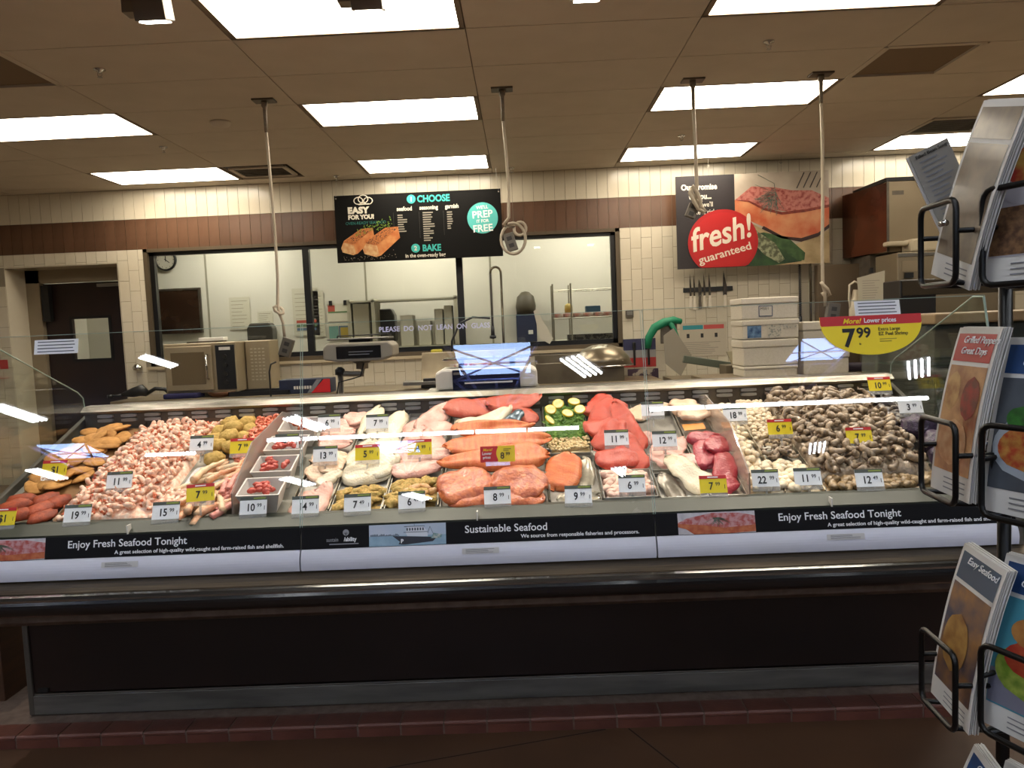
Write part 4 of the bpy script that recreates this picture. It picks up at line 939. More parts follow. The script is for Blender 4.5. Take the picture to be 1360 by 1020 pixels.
for a in (
 (-1.855, 2.637, '$1', '', 'y', 'yellow $1 price tag in front of the orange fish portions, front left corner'),
 (-1.824, 2.869, '$1', '', 'y', 'yellow $1 price tag in the golden stuffed clams'),
 (-1.588, 2.640, '19', '99', 'w', 'white price tag reading 19.99 at the front of the cooked shrimp'),
 (-1.519, 2.766, '11', '99', 'w', 'white price tag reading 11.99 in the middle of the cooked shrimp'),
 (-1.273, 2.636, '15', '99', 'w', 'white price tag reading 15.99 at the front, left of the crab legs'),
 (-1.312, 3.02, '4', '99', 'w', 'white price tag reading 4.99 in front of the crab cakes'),
 (-1.135, 2.984, '7', '99', 'y', 'yellow price tag reading 7.99 by the small orange shrimp and left divider'),
 (-1.162, 2.665, '7', '99', 'y', 'yellow price tag reading 7.99, tilted, on the crab legs'),
 (-.967, 2.645, '10', '99', 'w', 'white price tag reading 10.99 in front of the white tubs'),
 (-.954, 2.985, '8', '99', 'w', 'white price tag reading 8.99 on the rear white tubs'),
 (-.821, 3.14, '6', '99', 'w', 'white price tag reading 6.99 at the back, right of the tubs'),
 (-.779, 2.895, '13', '99', 'w', 'white price tag reading 13.99 in the narrow fillet tray'),
 (-.781, 2.638, '14', '99', 'w', 'white price tag reading 14.99 at the front rim'),
 (-.619, 3.143, '7', '99', 'w', 'white price tag reading 7.99 among the rear white fillets'),
 (-.615, 2.893, '5', '99', 'y', 'yellow price tag reading 5.99 among the creamy white fillets'),
 (-.598, 2.638, '7', '49', 'w', 'white price tag reading 7.49 in front of the crumbed fish'),
 (-.415, 2.917, '4', '99', 'y', 'yellow price tag reading 4.99 among the pale pink fillets'),
 (-.408, 2.642, '6', '49', 'w', 'white price tag reading 6.49 in the crumbed fish'),
 (-.108, 2.650, '8', '99', 'w', 'white price tag reading 8.99 below the red sign on the salmon'),
 (.174, 2.636, '9', '99', 'w', 'white price tag reading 9.99 in front of the single orange fillet'),
 (.353, 2.930, '11', '99', 'w', 'white price tag reading 11.99 on the deep red salmon'),
 (.369, 2.690, '6', '99', 'w', 'white price tag reading 6.99 on the pale pink chunks'),
 (.535, 3.156, '19', '99', 'w', 'white price tag reading 19.99 at the back, right of the deep red salmon'),
 (.535, 2.905, '12', '99', 'w', 'white price tag reading 12.99 left of the tuna'),
 (.650, 2.665, '7', '99', 'y', 'yellow price tag reading 7.99 in front of the ruby tuna'),
 (.857, 3.083, '18', '99', 'w', 'white price tag reading 18.99 in the scallops at the back'),
 (.998, 2.961, '6', '99', 'y', 'yellow price tag reading 6.99 in front of the small bay scallops'),
 (.840, 2.690, '22', '99', 'w', 'white price tag reading 22.99 in the large scallops'),
 (.989, 2.690, '11', '99', 'w', 'white price tag reading 11.99 in the large scallops'),
 (1.248, 2.828, '7', '99', 'y', 'yellow price tag reading 7.99 in the big raw shrimp pile'),
 (1.194, 2.665, '12', '49', 'w', 'white price tag reading 12.49 in front of the big raw shrimp pile'),
 (1.522, 3.248, '10', '99', 'y', 'yellow price tag reading 10.99 at the back right corner'),
 (1.549, 3.044, '3', '99', 'w', 'white price tag reading 3.99 above the purple net bags')):
    hh_ = .115 if a[0] > 1.1 and a[1] > 2.8 else (.102 if 'tubs' in a[5] else (.092 if a[1] > 2.72 else .058))
    if a[1] < 2.7: a = (a[0], a[1]-.036)+a[2:]; hh_ = .066
    if 'tilted' in a[5]: hh_ = .105; a = (a[0], 2.635)+a[2:]
    price_tag(*a, h=hh_, yaw=.22 if 'tilted' in a[5] else (.05 if a[0] < 0 else -.05))
# red lower-prices sign on salmon
e = empty('price_sign', Matrix.Translation((-.108, 2.80, .865+SL*.14+.112)) @ Matrix.Rotation(PI/2-.3, 4, 'X'), 'red sign reading More! Lower prices 8.99 with a yellow disc, on the salmon', 'price sign')
MB().box(-.065, .065, -.028, .032, 0, .0016).obj('sign_card', RED, e)
poly('yellow_disc', [(.0, -.028)]+ell(.027, .004, .032, .036, 14, -PI/2-.9, -3*PI/2+.9)[::1]+[(.0, .032), (.065, .032), (.065, -.028)], PLY, e, .0016, .0006)
text('More!', .010, YEL, e, -.055, .014, .0024, bold=.02, shear=.3); text('Lower', .011, WHITE, e, -.058, .000, .0024, bold=.03, sx=.9); text('prices', .010, WHITE, e, -.055, -.014, .0024, bold=.03, sx=.85)
text('8', .024, INK, e, .010, -.016, .0024, bold=.03, sx=.9); text('99', .012, INK, e, .030, -.004, .0024, bold=.02)
lines('small_print', .022, .052, .014, .020, 2, .002, INK, e, z=.0024)
MB().box(-.045, .045, -.042, -.026, -.002, .002).obj('holder', HOLD, e)

# ================================================================== BEHIND THE CASE
# -- scales
SCW = mat('scale_white', '#cfc9bd', .35); DISP = mat('scale_display', '#0c1430', .2, coat=.5)
# countertop scale on the rear shelf of the case
e = empty('counter_scale', (-.17, 3.53, 1.207), 'white counter scale with a dark blue display on the case rail, under the blue reflection', 'scale')
MB().box(-.285, .245, -.09, .16, -.0, .012).obj('base_plate', STEEL, e, bev=.002)
MB().prism([(-.235, .016), (-.235, .095), (-.205, .112), (.20, .112), (.235, .095), (.235, .016)], -.06, .14, 'y').obj('scale_body', SCW, e, bev=.012)
MB().prism([(-.155, -.0), (-.155, .092), (.155, .092), (.155, 0)], -.072, -.055, 'y').obj('display', DISP, e, M=T(0, 0, .014))
lines('key_labels', -.10, .12, .045, .045, 1, .007, WHITEP, e, ragged=0).matrix_local = T(0, -.0735, 0, 0, PI/2)
MB().box(-.15, -.09, -.001, 0, .085, .096).obj('maker_plate', STEEL, e, M=T(0, -.0725, 0))
MB().box(-.20, .21, -.05, .15, .150, .158).obj('platter', CHROME, e, bev=.003)
b = MB()
for x in (-.12, .12): b.box(x-.012, x+.012, .02, .05, .110, .152)
b.obj('platter_post', BLACKP, e)
# crumpled plastic film on the platter
# pole mounted scale
e = empty('pole_scale', (-.915, 4.2, 0), 'grey scale with a black display on a pole behind the case, left of centre', 'scale')
MB().prism([(-.195, 1.36), (-.195, 1.425), (-.17, 1.452), (.17, 1.452), (.195, 1.43), (.195, 1.37), (.12, 1.345), (-.12, 1.345)], 0, .22, 'y').obj('scale_body', mat('scale_grey', '#a49b8b', .4), e, bev=.01)
MB().box(-.12, .13, -.006, .004, 1.362, 1.432).obj('display', mat('dark_display', '#07080c', .2, coat=.4), e, bev=.004)
lines('key_labels', -.05, .09, 1.385, 1.40, 2, .004, mat('key_grey', '#8a8a92', .5), e, ragged=.2, z=.0).matrix_local = T(0, -.0075, 0, 0, PI/2)
MB().box(-.17, .17, .01, .21, 1.468, 1.476).obj('platter', STEEL, e, bev=.003)
MB().box(-.06, .06, .06, .14, 1.452, 1.468).obj('platter_post', BLACKP, e)
MB().tube([(-.12, .05, 1.49), (.16, .05, 1.492), (.17, .12, 1.487)], .004, 6).tube([(-.12, .05, 1.478), (-.12, .05, 1.49)], .004, 6).obj('wire_bracket', BLACKP, e)
MB().lathe([(.035, 1.30), (.035, 1.33), (.06, 1.345), (.0, 1.345)], 16, (0, .1, 0)).obj('swivel', STEEL2, e, True)
MB().tube([(0, .1, 1.31), (0, .1, 1.27), (-.12, .1, 1.275), (-.145, .1, 1.28)], .016, 8).obj('arm', STEEL2, e, True)
MB().tube([(-.13, .1, 0), (-.13, .1, 1.30)], .016, 10).lathe([(0, 0), (.12, 0), (.12, .015), (0, .02)], 20, (-.13, .1, 0)).obj('pole', STEEL2, e, True)
MB().lathe([(0, 1.27), (.028, 1.27), (.028, 1.30), (.01, 1.315), (0, 1.315)], 14, (-.13, .1, 0)).obj('pole_cap', BLACKP, e, True)
MB().tube([(.02, .08, 1.35), (.0, .04, 1.26), (-.06, .05, 1.245), (-.13, .06, 1.23), (-.155, .06, 1.12), (-.15, .08, .9)], .004, 6).obj('cable', BLACKP, e, True)

# -- hanging cords
CORD = mat('beige_cord', '#b3a691', .6)
def cord(x, lab, pts, r=.0105, boxat=None, boxrot=(0, 0, 0), bs=(.075, .045, .115), knot=None):
    e = empty('hanging_cord', (x, 5.34, CZ), lab, 'power cord')
    MB().box(-.075, .075, -.05, .05, -.012, .006).obj('ceiling_plate', DSTEEL, e, bev=.003)
    MB().lathe([(.022, -.012), (.022, -.04), (.014, -.055), (.013, -.12), (.011, -.22), (.0, -.22)], 12).obj('strain_relief', mat('strain_mesh', '#8b7f6d', .6, .3, c2='#6f6454', sc=120), e, True)
    MB().tube(pts, r, 8).obj('cord', CORD, e, True)
    if knot: MB().tube(knot, r, 8).obj('knot', CORD, e, True)
    if boxat:
        M_ = T(*boxat, boxrot[2], boxrot[0], boxrot[1])
        bo = MB().box(-bs[0]/2, bs[0]/2, -bs[1]/2, bs[1]/2, -bs[2]/2, bs[2]/2).obj('outlet_box', mat('outlet_grey', '#6d675d', .5, .3), e, bev=.004, M=M_)
        b = MB()
        for zz in (-.025, .025): b.box(-.018, .018, -bs[1]/2-.002, -bs[1]/2, zz-.014, zz+.014)
        b.obj('socket', mat('socket_dark', '#38342f', .5), bo)
    return e
z = lambda w: w-CZ
cord(-1.71, 'beige power cord hanging furthest left, with a grey outlet box low down', [(0, 0, -.2), (.008, 0, z(2.6)), (.015, 0, z(2.2)), (.012, 0, z(1.9)), (.0, 0, z(1.72)), (.01, 0, z(1.66)), (.03, 0, z(1.6)), (.035, 0, z(1.50))], .0105, (.045, 0, z(1.425)), (0, .35, 0), (.08, .045, .13),
     knot=[(.0, -.015, z(1.72)), (-.022, -.02, z(1.71)), (-.015, -.02, z(1.685)), (.02, -.02, z(1.66)), (.04, -.01, z(1.665)), (.035, .01, z(1.69)), (.01, .02, z(1.71))])
def ring(cx, cz, rx_, rz_, n=20, a0=0, a1=2*PI, dy=.03): return [(cx+rx_*math.cos(a0+(a1-a0)*i/n), -.02+dy*math.sin(a0+(a1-a0)*i/n*.5), cz+rz_*math.sin(a0+(a1-a0)*i/n)) for i in range(n+1)]
cord(-.065, 'beige power cord looped into a big knot around an outlet box below the menu board', [(0, 0, -.2), (.01, 0, z(2.7)), (.018, 0, z(2.45)), (.01, 0, z(2.26)), (-.03, 0, z(2.21))], .0105, (.015, 0, z(2.09)), (0, -.28, 0), (.075, .045, .125),
     knot=ring(.035, z(2.11), .085, .105, 20, 2.2, 2.2+2*PI)+ring(.085, z(2.175), .042, .045, 14, 2.6, 2.6+1.9*PI))
cord(1.245, 'beige power cord knotted around an outlet box in front of the salmon poster', [(0, 0, -.2), (.006, 0, z(2.7)), (.01, 0, z(2.42)), (.004, 0, z(2.33))], .0125, (-.02, .03, z(2.255)), (0, .4, 0), (.07, .045, .10),
     knot=[(-.03, 0, z(2.40)), (-.045, -.02, z(2.37)), (-.02, -.03, z(2.31)), (.01, -.02, z(2.26)), (.055, 0, z(2.235)), (.065, 0, z(2.24))]+[(.03, .01, z(2.29)), (-.01, .01, z(2.34)), (-.03, .01, z(2.40)), (-.02, 0, z(2.42)), (.01, -.01, z(2.37)), (.03, -.02, z(2.31)), (.02, -.02, z(2.26))])
cord(2.118, 'beige power cord hanging furthest right, with a black outlet box above the styrofoam boxes', [(0, 0, -.2), (.005, 0, z(2.7)), (.003, 0, z(2.3)), (-.005, 0, z(1.95)), (-.004, 0, z(1.70)), (.01, 0, z(1.65)), (.012, 0, z(1.55))], .012, (.06, 0, z(1.505)), (0, .15, 0), (.085, .05, .13),
     knot=[(-.02, -.01, z(1.72)), (-.01, -.02, z(1.70)), (.02, -.02, z(1.67)), (.04, -.01, z(1.63)), (.02, .01, z(1.61)), (.0, .02, z(1.65))])

# -- menu board
e = empty('menu_board', FY(-1.87, 7.88, 2.235), 'black hanging menu board reading EASY FOR YOU, CHOOSE and BAKE', 'sign')
W, H = 1.715, .685
MB().box(0, W, 0, H, -.012, 0).obj('board', mat('menu_black', '#0b0a09', .75, spec=.15), e)
WT = mat('menu_white', '#cfc8b8', .5)
b = MB()
for cx, cy, rx_, ry_ in ((.25, .625, .045, .035), (.30, .64, .05, .04), (.35, .62, .045, .035)):
    b.tube([(x, y, .002) for x, y in ell(cx, cy, rx_, ry_, 18)], .005, 5, closed=True)
b.tube([(.25, .585, .002), (.36, .59, .002)], .006, 5).obj('chef_hat', WT, e)
text('EASY', .062, WT, e, .135, .50, 0, bold=.09, sx=1.05, sp=1.08); text('FOR YOU!', .043, WT, e, .135, .44, 0, bold=.08, sx=.98)
text('OVEN-READY SEAFOOD', .030, mat('teal_dark_print', '#1d6a63', .5), e, .105, .385, 0, sx=.92)
def steak(x, y, s, k):
    P = lambda pts: [(x+s*u, y+s*v) for u, v in pts]
    poly('photo_salmon', P([(0, .28), (.12, .55), (.8, .98), (1.25, 1.0), (1.3, .62), (.62, .05), (.45, 0), (.05, .12)]), mat('menu_salmon', '#b4622f', .5, c2='#cb8a50', sc=12), e, .001+k, .001)
    poly('photo_salmon_face', P([(0, .28), (.05, .12), (.45, 0), (.55, .06), (.50, .38), (.12, .48)]), mat('menu_salmon_face', '#cda877', .5, c2='#b98050', sc=30), e, .0022+k, .001)
    poly('photo_salmon_crust', P([(.1, .5), (.5, .42), (1.28, .98), (.8, .98)]), mat('menu_crust', '#b56b35', .5, c2='#3a2614', sc=90, thr=(.52, .6)), e, .0034+k, .001)
steak(.045, .075, .27, 0); steak(.27, .045, .30, .004)
b = MB(); r = random.Random(9)
for i in range(70):
    x = r.uniform(.22, .60); y = .30+.10*(x-.22)/.38+r.uniform(-.035, .045); a = r.uniform(0, 6); l = r.uniform(.012, .03)
    b.add([(x, y, .0098), (x+l*math.cos(a), y+l*math.sin(a), .0098), (x+l*.6*math.cos(a+.7), y+l*.6*math.sin(a+.7), .0098)], [(0, 1, 2)])
b.obj('photo_herbs', mat('menu_herb', '#6e8a2a', .6), e)
b = MB()
for i in range(60):
    x = r.uniform(.06, .62); y = r.uniform(.02, .06)+(.0 if x < .5 else r.uniform(0, .1)); b.box(x, x+.006, y, y+.005, .001, .002)
b.obj('photo_grains', mat('menu_grain', '#8f8371', .6), e)
for cx, cy, s in ((.795, .618, '1'), (.815, .118, '2')):
    poly('number_disc', ell(cx, cy, .045, .045), TEAL, e, .001, .001); text(s, .045, WT, e, cx, cy-.022, .0024, 'CENTER', bold=.04)
text('CHOOSE', .068, TEAL, e, .855, .585, .001, bold=.05, sx=.88); text('BAKE', .066, TEAL, e, .885, .085, .001, bold=.05, sx=.88)
text('seafood', .042, WT, e, .64, .505, .001, bold=.05, sx=.86); text('seasoning', .042, WT, e, .875, .508, .001, bold=.05, sx=.84); text('garnish', .042, WT, e, 1.140, .510, .001, bold=.05, sx=.84)
text('in the oven-ready bag', .038, WT, e, .705, .026, .001, bold=.03, sx=.90)
for k, (xx, n, yy, w) in enumerate(((.645, 8, .46, .10), (.905, 13, .475, .12), (1.155, 8, .47, .06))):
    lines('menu_list', xx, xx+w, yy-.0235*(n-1), yy, n, .012, mat('menu_grey', '#8b8478', .6), e, seed=k+2, ragged=.5)
MB().box(.602, .604, .28, .49, .0, .001).box(.868, .870, .22, .49, 0, .001).box(1.118, 1.120, .24, .49, 0, .001).obj('menu_rule', mat('menu_rule_grey', '#3b3733', .6), e)
poly('teal_disc', ell(1.52, .395, .158, .158, 40), mat('teal_light', '#4fb5b0', .5), e, .001, .001)
for s, h, y, sx in (("WE'LL", .034, .488, .95), ('PREP', .072, .400, 1.0), ('IT FOR', .032, .350, .95), ('FREE', .072, .258, 1.0)): text(s, h, WHITE, e, 1.52, y, .0024, 'CENTER', bold=.03, sx=sx, rot=.05)
b = MB()
for x in (.02, W-.02): b.tube([(x, H-.01, 0), (x+(.02 if x < 1 else -.02), H+.22, 0)], .0015, 5).lathe([(0, .001), (.008, .001), (.008, .004), (0, .004)], 10, (x, H-.03, 0))
b.obj('hanging_wire', STEEL, e)

# -- salmon poster
e = empty('promise_poster', FY(1.64, 7.9, 2.02), 'hanging poster with a grilled salmon photo and red fresh! guaranteed seal', 'poster')
W, H = 1.56, .94; XS = .60
MB().box(0, W, 0, H, -.015, 0).obj('board', mat('poster_back', '#5a5048', .5), e)
poly('black_half', [(0, 0), (XS, 0), (XS, H), (0, H)], mat('poster_black', '#241d1f', .5, c2='#1b1517', sc=5), e, .0, .001)
poly('photo_table', [(XS, 0), (W, 0), (W, H), (XS, H)], mat('poster_table', '#9c8f7f', .5, c2='#b3a798', sc=3), e, .0, .001)
P = lambda pts: [(XS+(W-XS)*u, H*v) for u, v in pts]
poly('photo_plate', P([(0, 0), (1, 0), (1, .36), (.6, .20), (.2, .45), (0, .5)]), mat('poster_plate', '#b09a74', .5, c2='#8f7a55', sc=6), e, .001, .0008)
poly('photo_salmon_top', P([(0, .72), (.18, .86), (.42, .84), (.6, .80), (.82, .79), (1, .70), (1, .55), (.7, .55), (.4, .60), (.1, .70)]), mat('poster_salmon_top', '#b46f64', .5, c2='#84302a', sc=26, thr=(.45, .68), detail=8), e, .002, .0008)
poly('photo_salmon_side', P([(0, .72), (.15, .70), (.3, .62), (.5, .56), (.75, .58), (1, .62), (1, .42), (.88, .33), (.70, .28), (.50, .31), (.3, .42), (.1, .52), (0, .60)]), mat('poster_salmon_side', '#b5532e', .5, c2='#c98a60', sc=5, detail=8), e, .003, .0008)
poly('photo_char', P([(.5, .31), (.70, .28), (.88, .33), (1, .42), (1, .38), (.88, .29), (.70, .24), (.48, .29), (.28, .40), (.30, .43)]), mat('poster_char', '#2c120c', .5), e, .004, .0008)
poly('photo_char_top', P([(0, .72), (.15, .71), (.3, .63), (.5, .57), (.75, .59), (1, .63), (1, .60), (.75, .56), (.5, .54), (.3, .60), (.15, .69)]), mat('poster_char_top', '#5c1a10', .5, c2='#8a3520', sc=20), e, .004, .0008)
GA = mat('poster_asparagus', '#24401c', .5, c2='#3f5c30', sc=14)
poly('photo_asparagus', P([(0, .05), (.1, .33), (.3, .36), (.55, .28), (.72, .12), (.70, .03), (.4, 0), (0, 0)]), mat('poster_green', '#16301a', .5, c2='#2c4a24', sc=9), e, .002, .0008)
poly('photo_asparagus_tip', P([(.12, .48), (.25, .36), (.42, .24), (.52, .06), (.46, .02), (.30, .12), (.20, .24), (.10, .40)]), mat('poster_tip', '#4c4f38', .5, c2='#8b8f70', sc=24, thr=(.45, .6)), e, .005, .0008)
poly('photo_asparagus_spear', P([(.30, .36), (.55, .30), (.74, .12), (.73, .04), (.66, .04), (.5, .16), (.36, .26)]), GA, e, .004, .0008)
b = MB(); r = random.Random(2)
for i in range(46):
    u, v = .40+r.uniform(-.05, .05), .72+r.uniform(-.06, .10); a = r.uniform(2.6, 5.4); l = r.uniform(.10, .26)
    x0, y0 = P([(u, v)])[0]; b.tube([(x0, y0, .0062), (x0+.7*l*math.cos(a), y0+.6*l*math.sin(a), .0062)], .0022, 3)
b.tube([(P([(.25, .98)])[0][0], P([(.25, .98)])[0][1], .006), (P([(.42, .88)])[0][0], P([(.42, .88)])[0][1], .006), (P([(.45, .6)])[0][0], P([(.45, .6)])[0][1], .006)], .003, 4)
b.obj('photo_dill', mat('poster_dill', '#3d453a', .6, c2='#667064', sc=60), e)
b = MB()
for i in range(4):
    x0, y0 = P([(.66+.07*i, .82)])[0]; x1, y1_ = P([(.74+.07*i, .985)])[0]; b.tube([(x0, y0, .0015), (x1, y1_, .0015)], .005, 4)
b.obj('photo_fork', mat('poster_fork', '#26211f', .5), e)
for s, x, y, h, bo in (('Our promise', .055, .80, .058, .05), ('to you...', .135, .705, .058, .05), ("we'll", .27, .625, .050, .01), ('make it right.', .12, .550, .050, .01)):
    text(s, h, WT, e, x, y, .001, bold=bo, sx=.86 if bo else .80)
clipb = lambda pts: [(x, max(.004, y)) for x, y in pts]
poly('red_seal', clipb(ell(.47, .255, .360, .335, 48)), mat('seal_red', '#a31214', .5), e, .0072, .001)
poly('red_seal_inner', clipb(ell(.47, .255, .325, .302, 48)), mat('seal_red_inner', '#ad1516', .5), e, .0084, .001)
SW = mat('seal_cream', '#d8cbb8', .5)
text('fresh!', .235, SW, e, .150, .170, .0096, bold=.028, shear=.25, sx=.86, rot=.22); text('guaranteed', .080, SW, e, .225, .045, .0096, bold=.02, sx=1.12, rot=.24)
b = MB()
for x, in ((.34,), (1.08,)): b.tube([(x, H, -.005), (x, H+.17, -.005)], .0015, 5); b.tube([(x-.015, H+.10, -.005), (x, H+.085, -.005), (x+.012, H+.10, -.005)], .003, 5)
b.obj('hanging_wire', STEEL2, e)

# -- knife rack
e = empty('knife_rack', (2.005, WY-.012, 1.812), 'black magnetic knife strip on the tiled wall under the salmon poster', 'knife rack')
MB().box(-.26, .265, -.016, 0, -.024, .024).obj('magnetic_strip', BLACKP, e, bev=.002)
for i, (x, top_, hb, bw, lb) in enumerate(((-.185, .17, -.20, .020, 'leftmost'), (-.145, .165, -.215, .018, 'second from left'), (-.085, .11, -.20, .034, 'third from left, with a dark curved blade'), (-.038, .17, -.19, .020, 'fourth from left'), (.018, .175, -.20, .022, 'fifth from left'), (.18, .19, -.20, .040, 'rightmost, wide-bladed'))):
    k = empty('kitchen_knife', (2.005+x, WY-.03, 1.812), 'white-handled knife on the magnetic strip, '+lb, 'knife', 'knives on the magnetic strip')
    MB().prism([(-bw/2, -.07), (-bw/2, .05), (bw*.1-bw/2+.004, top_), (bw/2, .03), (bw/2, -.07)], -.0015, .0015, 'y').obj('blade', mat('knife_blade', '#6a6258', .25, .85), k)
    MB().prism([(-.011, -.065), (-.015, hb*.6), (-.017, hb), (.017, hb), (.013, hb*.6), (.013, -.065)], -.008, .008, 'y').obj('handle', mat('knife_handle', '#d8cfbd', .5) if i != 2 else mat('dark_handle', '#5f564a', .4, .5), k, bev=.004)
# outlet + poster on wall
e = empty('wall_outlet', (1.165, WY-.006, 1.585), 'small steel outlet cover on the tiles right of the window', 'outlet')
MB().box(-.04, .04, -.03, 0, -.04, .04).obj('cover', DSTEEL, e, bev=.004); MB().box(-.03, .03, -.034, -.03, -.01, .03).obj('flap', STEEL, e)
e = empty('wall_chart', FY(1.70, WY-.012, 1.10), 'white washing instruction chart with teal and red header on the wall', 'chart')
MB().box(0, .50, 0, .36, 0, .003).obj('sheet', mat('chart_paper', '#b5aa96', .6), e)
poly('teal_header', [(.03, .29), (.245, .29), (.245, .335), (.03, .335)], mat('chart_teal', '#2c8790', .5), e, .003); poly('red_header', [(.255, .29), (.47, .29), (.47, .335), (.255, .335)], mat('chart_red', '#c0504a', .5), e, .003)
for i in range(3): MB().box(.07+.15*i, .10+.15*i, .20, .245, .003, .004).obj('pictogram', BLK, e)
lines('chart_print', .03, .45, .03, .15, 7, .006, mat('chart_grey', '#8b8478', .6), e, z=.003)

# -- work counters (thing: the stretches of counter)
CTOP = mat('counter_steel', '#84765f', .35, .6, c2='#95876e', sc=6)
def counter(name, x0, x1, y0_, y1_, h, lab):
    e = empty(name, ((x0+x1)/2, (y0_+y1_)/2, 0), lab, 'counter'); w = (x1-x0)/2; d = (y1_-y0_)/2
    MB().box(-w, w, -d, d, h-.04, h).obj('top', CTOP, e, bev=.005)
    MB().box(-w, w, -d+.03, d-.03, h*.25, h*.25+.03).obj('under_shelf', STEEL2, e)
    for sx in (-1, 1):
        for sy in (-1, 1): MB().tube([(sx*(w-.06), sy*(d-.06), 0), (sx*(w-.06), sy*(d-.06), h-.04)], .02, 8).obj('leg', STEEL2, e)
    return e
counter('work_counter', -4.07, .12, 7.35, 8.12, .935, 'steel work counter along the wall under the window, left part')
counter('work_counter', 1.40, 2.55, 6.75, 7.6, .945, 'steel counter left of the styrofoam boxes, under the tilted cutting board')
counter('work_counter', .15, 1.35, 7.35, 8.12, .93, 'steel sink counter under the right part of the window')
counter('prep_table', 1.45, 2.95, 5.85, 6.55, 1.02, 'steel table carrying the styrofoam fish boxes')
# oven
e = empty('convection_oven', (-3.20, 7.75, .975), 'steel countertop oven with dark control panel on the left counter', 'oven')
OVS = mat('oven_steel', '#96876c', .4, .3, c2='#9f9076', sc=4)
MB().box(-.36, .36, -.28, .28, 0, .50).obj('oven_body', OVS, e, bev=.012)
dr = MB().box(-.335, .13, -.315, -.282, .03, .47).obj('oven_door', OVS, e, bev=.008)
MB().box(-.275, .06, -.319, -.315, .09, .41).obj('door_window', mat('oven_glass', '#6a5c46', .2, coat=.5), dr)
MB().tube([(.09, -.32, .14), (.09, -.355, .15), (.09, -.355, .37), (.09, -.32, .38)], .010, 8).obj('door_handle', CHROME, dr, True)
MB().box(.16, .35, -.292, -.28, .03, .47).obj('control_panel', BLACKP, e, bev=.003)
for k in range(4): MB().tube([(.255, -.31, .10+.085*k), (.255, -.29, .10+.085*k)], .022, 12).obj('knob', mat('knob_dark', '#26231f', .3), e)
MB().box(.20, .31, -.296, -.292, .42, .45).obj('control_label', WHITEP, e)
MB().box(.37, .62, -.05, .25, .0, .50).obj('vent_side', OVS, e, bev=.01)
hm_ = MB().box(-.012, .012, -.002, 0, -.006, .006).mesh('vent_slot', mat('vent_bright', '#b9ad93', .4))
for i in range(4):
    for j in range(10): put('vent_slot', hm_, e, T(.435+.04*i, -.051, .10+.035*j))
for sx in (-.3, .3):
    for sy in (-.22, .22): MB().box(sx-.02, sx+.02, sy-.02, sy+.02, -.04, 0).obj('foot', BLACKP, e)
box_ = tag(MB().box(-.22, .10, -.02, .20, 0, .012).obj('baking_sheet', mat('worn_tray', '#4a3d2c', .4, .5), M=T(-3.15, 7.6, 1.476)), 'thin dark baking sheet lying on top of the oven', 'tray')
tag(MB().box(-.13, .12, -.04, .10, 0, .035).obj('paper_stack', CARD, M=T(-3.12, 7.62, 1.489, .06), bev=.006), 'small white paper pad on the baking sheet above the oven', 'paper')
# cling film box
e = empty('film_box', (-2.15, 7.5, .935), 'dark blue and red carton of food wrap on the left counter', 'box')
MB().box(-.255, .255, -.11, .11, 0, .14).obj('carton', mat('film_blue', '#1e2742', .5, c2='#171d33', sc=5), e, bev=.004)
MB().prism([(.06, .005), (.19, .135), (.25, .135), (.25, .005)], -.1125, -.110, 'y').obj('red_panel', RED, e)
MB().prism([(.02, .005), (.12, .135), (.17, .135), (.07, .005)], -.1120, -.110, 'y').obj('grey_panel', mat('carton_grey', '#777a80', .5), e)
b = MB(); 
for i in range(7): b.box(-.11+.026*i, -.092+.026*i, -.112, -.11, .045, .075)
b.obj('carton_print', WHITEP, e)
# small clutter left counter
e = empty('spray_gun', (-3.95, 7.55, .935), 'dark hose spray gun lying at the left end of the counter', 'spray gun')
MB().tube([(-.10, 0, .05), (.02, 0, .07), (.10, 0, .09), (.16, 0, .05)], [.02, .05, .06, .03], 10).obj('gun_body', BLACKP, e, True)
MB().tube([(-.22, 0, .04), (-.10, 0, .05)], .012, 8).lathe([(0, -.02), (.03, -.015), (.03, .015), (0, .02)], 12, (-.22, 0, .04)).obj('nozzle', BLACKP, e, True)
MB().tube([(.15, 0, .05), (.24, 0, .10), (.34, 0, .09), (.40, 0, .02)], .02, 8).obj('hose', BLACKP, e, True)
tag(MB().lathe([(0, 0), (.045, .01), (.05, .04), (.03, .07), (0, .08)], 16).obj('faucet_knob', CHROME, None, True, M=T(-4.16, 8.115, 1.20)), 'round chrome knob on the tiled pier beside the doorway', 'knob')
tag(MB().box(-.17, .17, -.10, .10, 0, .05).obj('folded_cloth', mat('indigo_cloth', '#1d1b4a', .8), M=T(-3.38, 7.46, .935), bev=.015), 'folded indigo cloth in front of the oven', 'cloth')
tag(MB().lathe([(.0, .0), (.09, 0), (.13, .045), (.125, .05), (.08, .01), (0, .008)], 24).obj('shallow_dish', mat('rust_dish', '#5d3a20', .5), None, True, M=T(-3.0, 7.44, .935)), 'shallow brown dish on the counter in front of the oven', 'dish')
tag(MB().box(-.30, .30, -.16, .16, 0, .02).box(-.30, .30, -.16, -.15, .02, .045).box(-.30, .30, .15, .16, .02, .045).box(-.30, -.29, -.16, .16, .02, .045).box(.29, .30, -.16, .16, .02, .045).obj('black_tray', BLACKP, M=T(-2.6, 7.52, .935)), 'black plastic tray between the oven and the wrap carton', 'tray')
e = empty('cable_drop', (-2.36, 7.0, 0), 'thin black cable hanging behind the case from the left cord', 'cable')
MB().tube([(-.0, 0, 0), (0, 0, 1.18), (.02, 0, 1.25), (.07, 0, 1.27)], .008, 6).obj('cable', BLACKP, e, True)
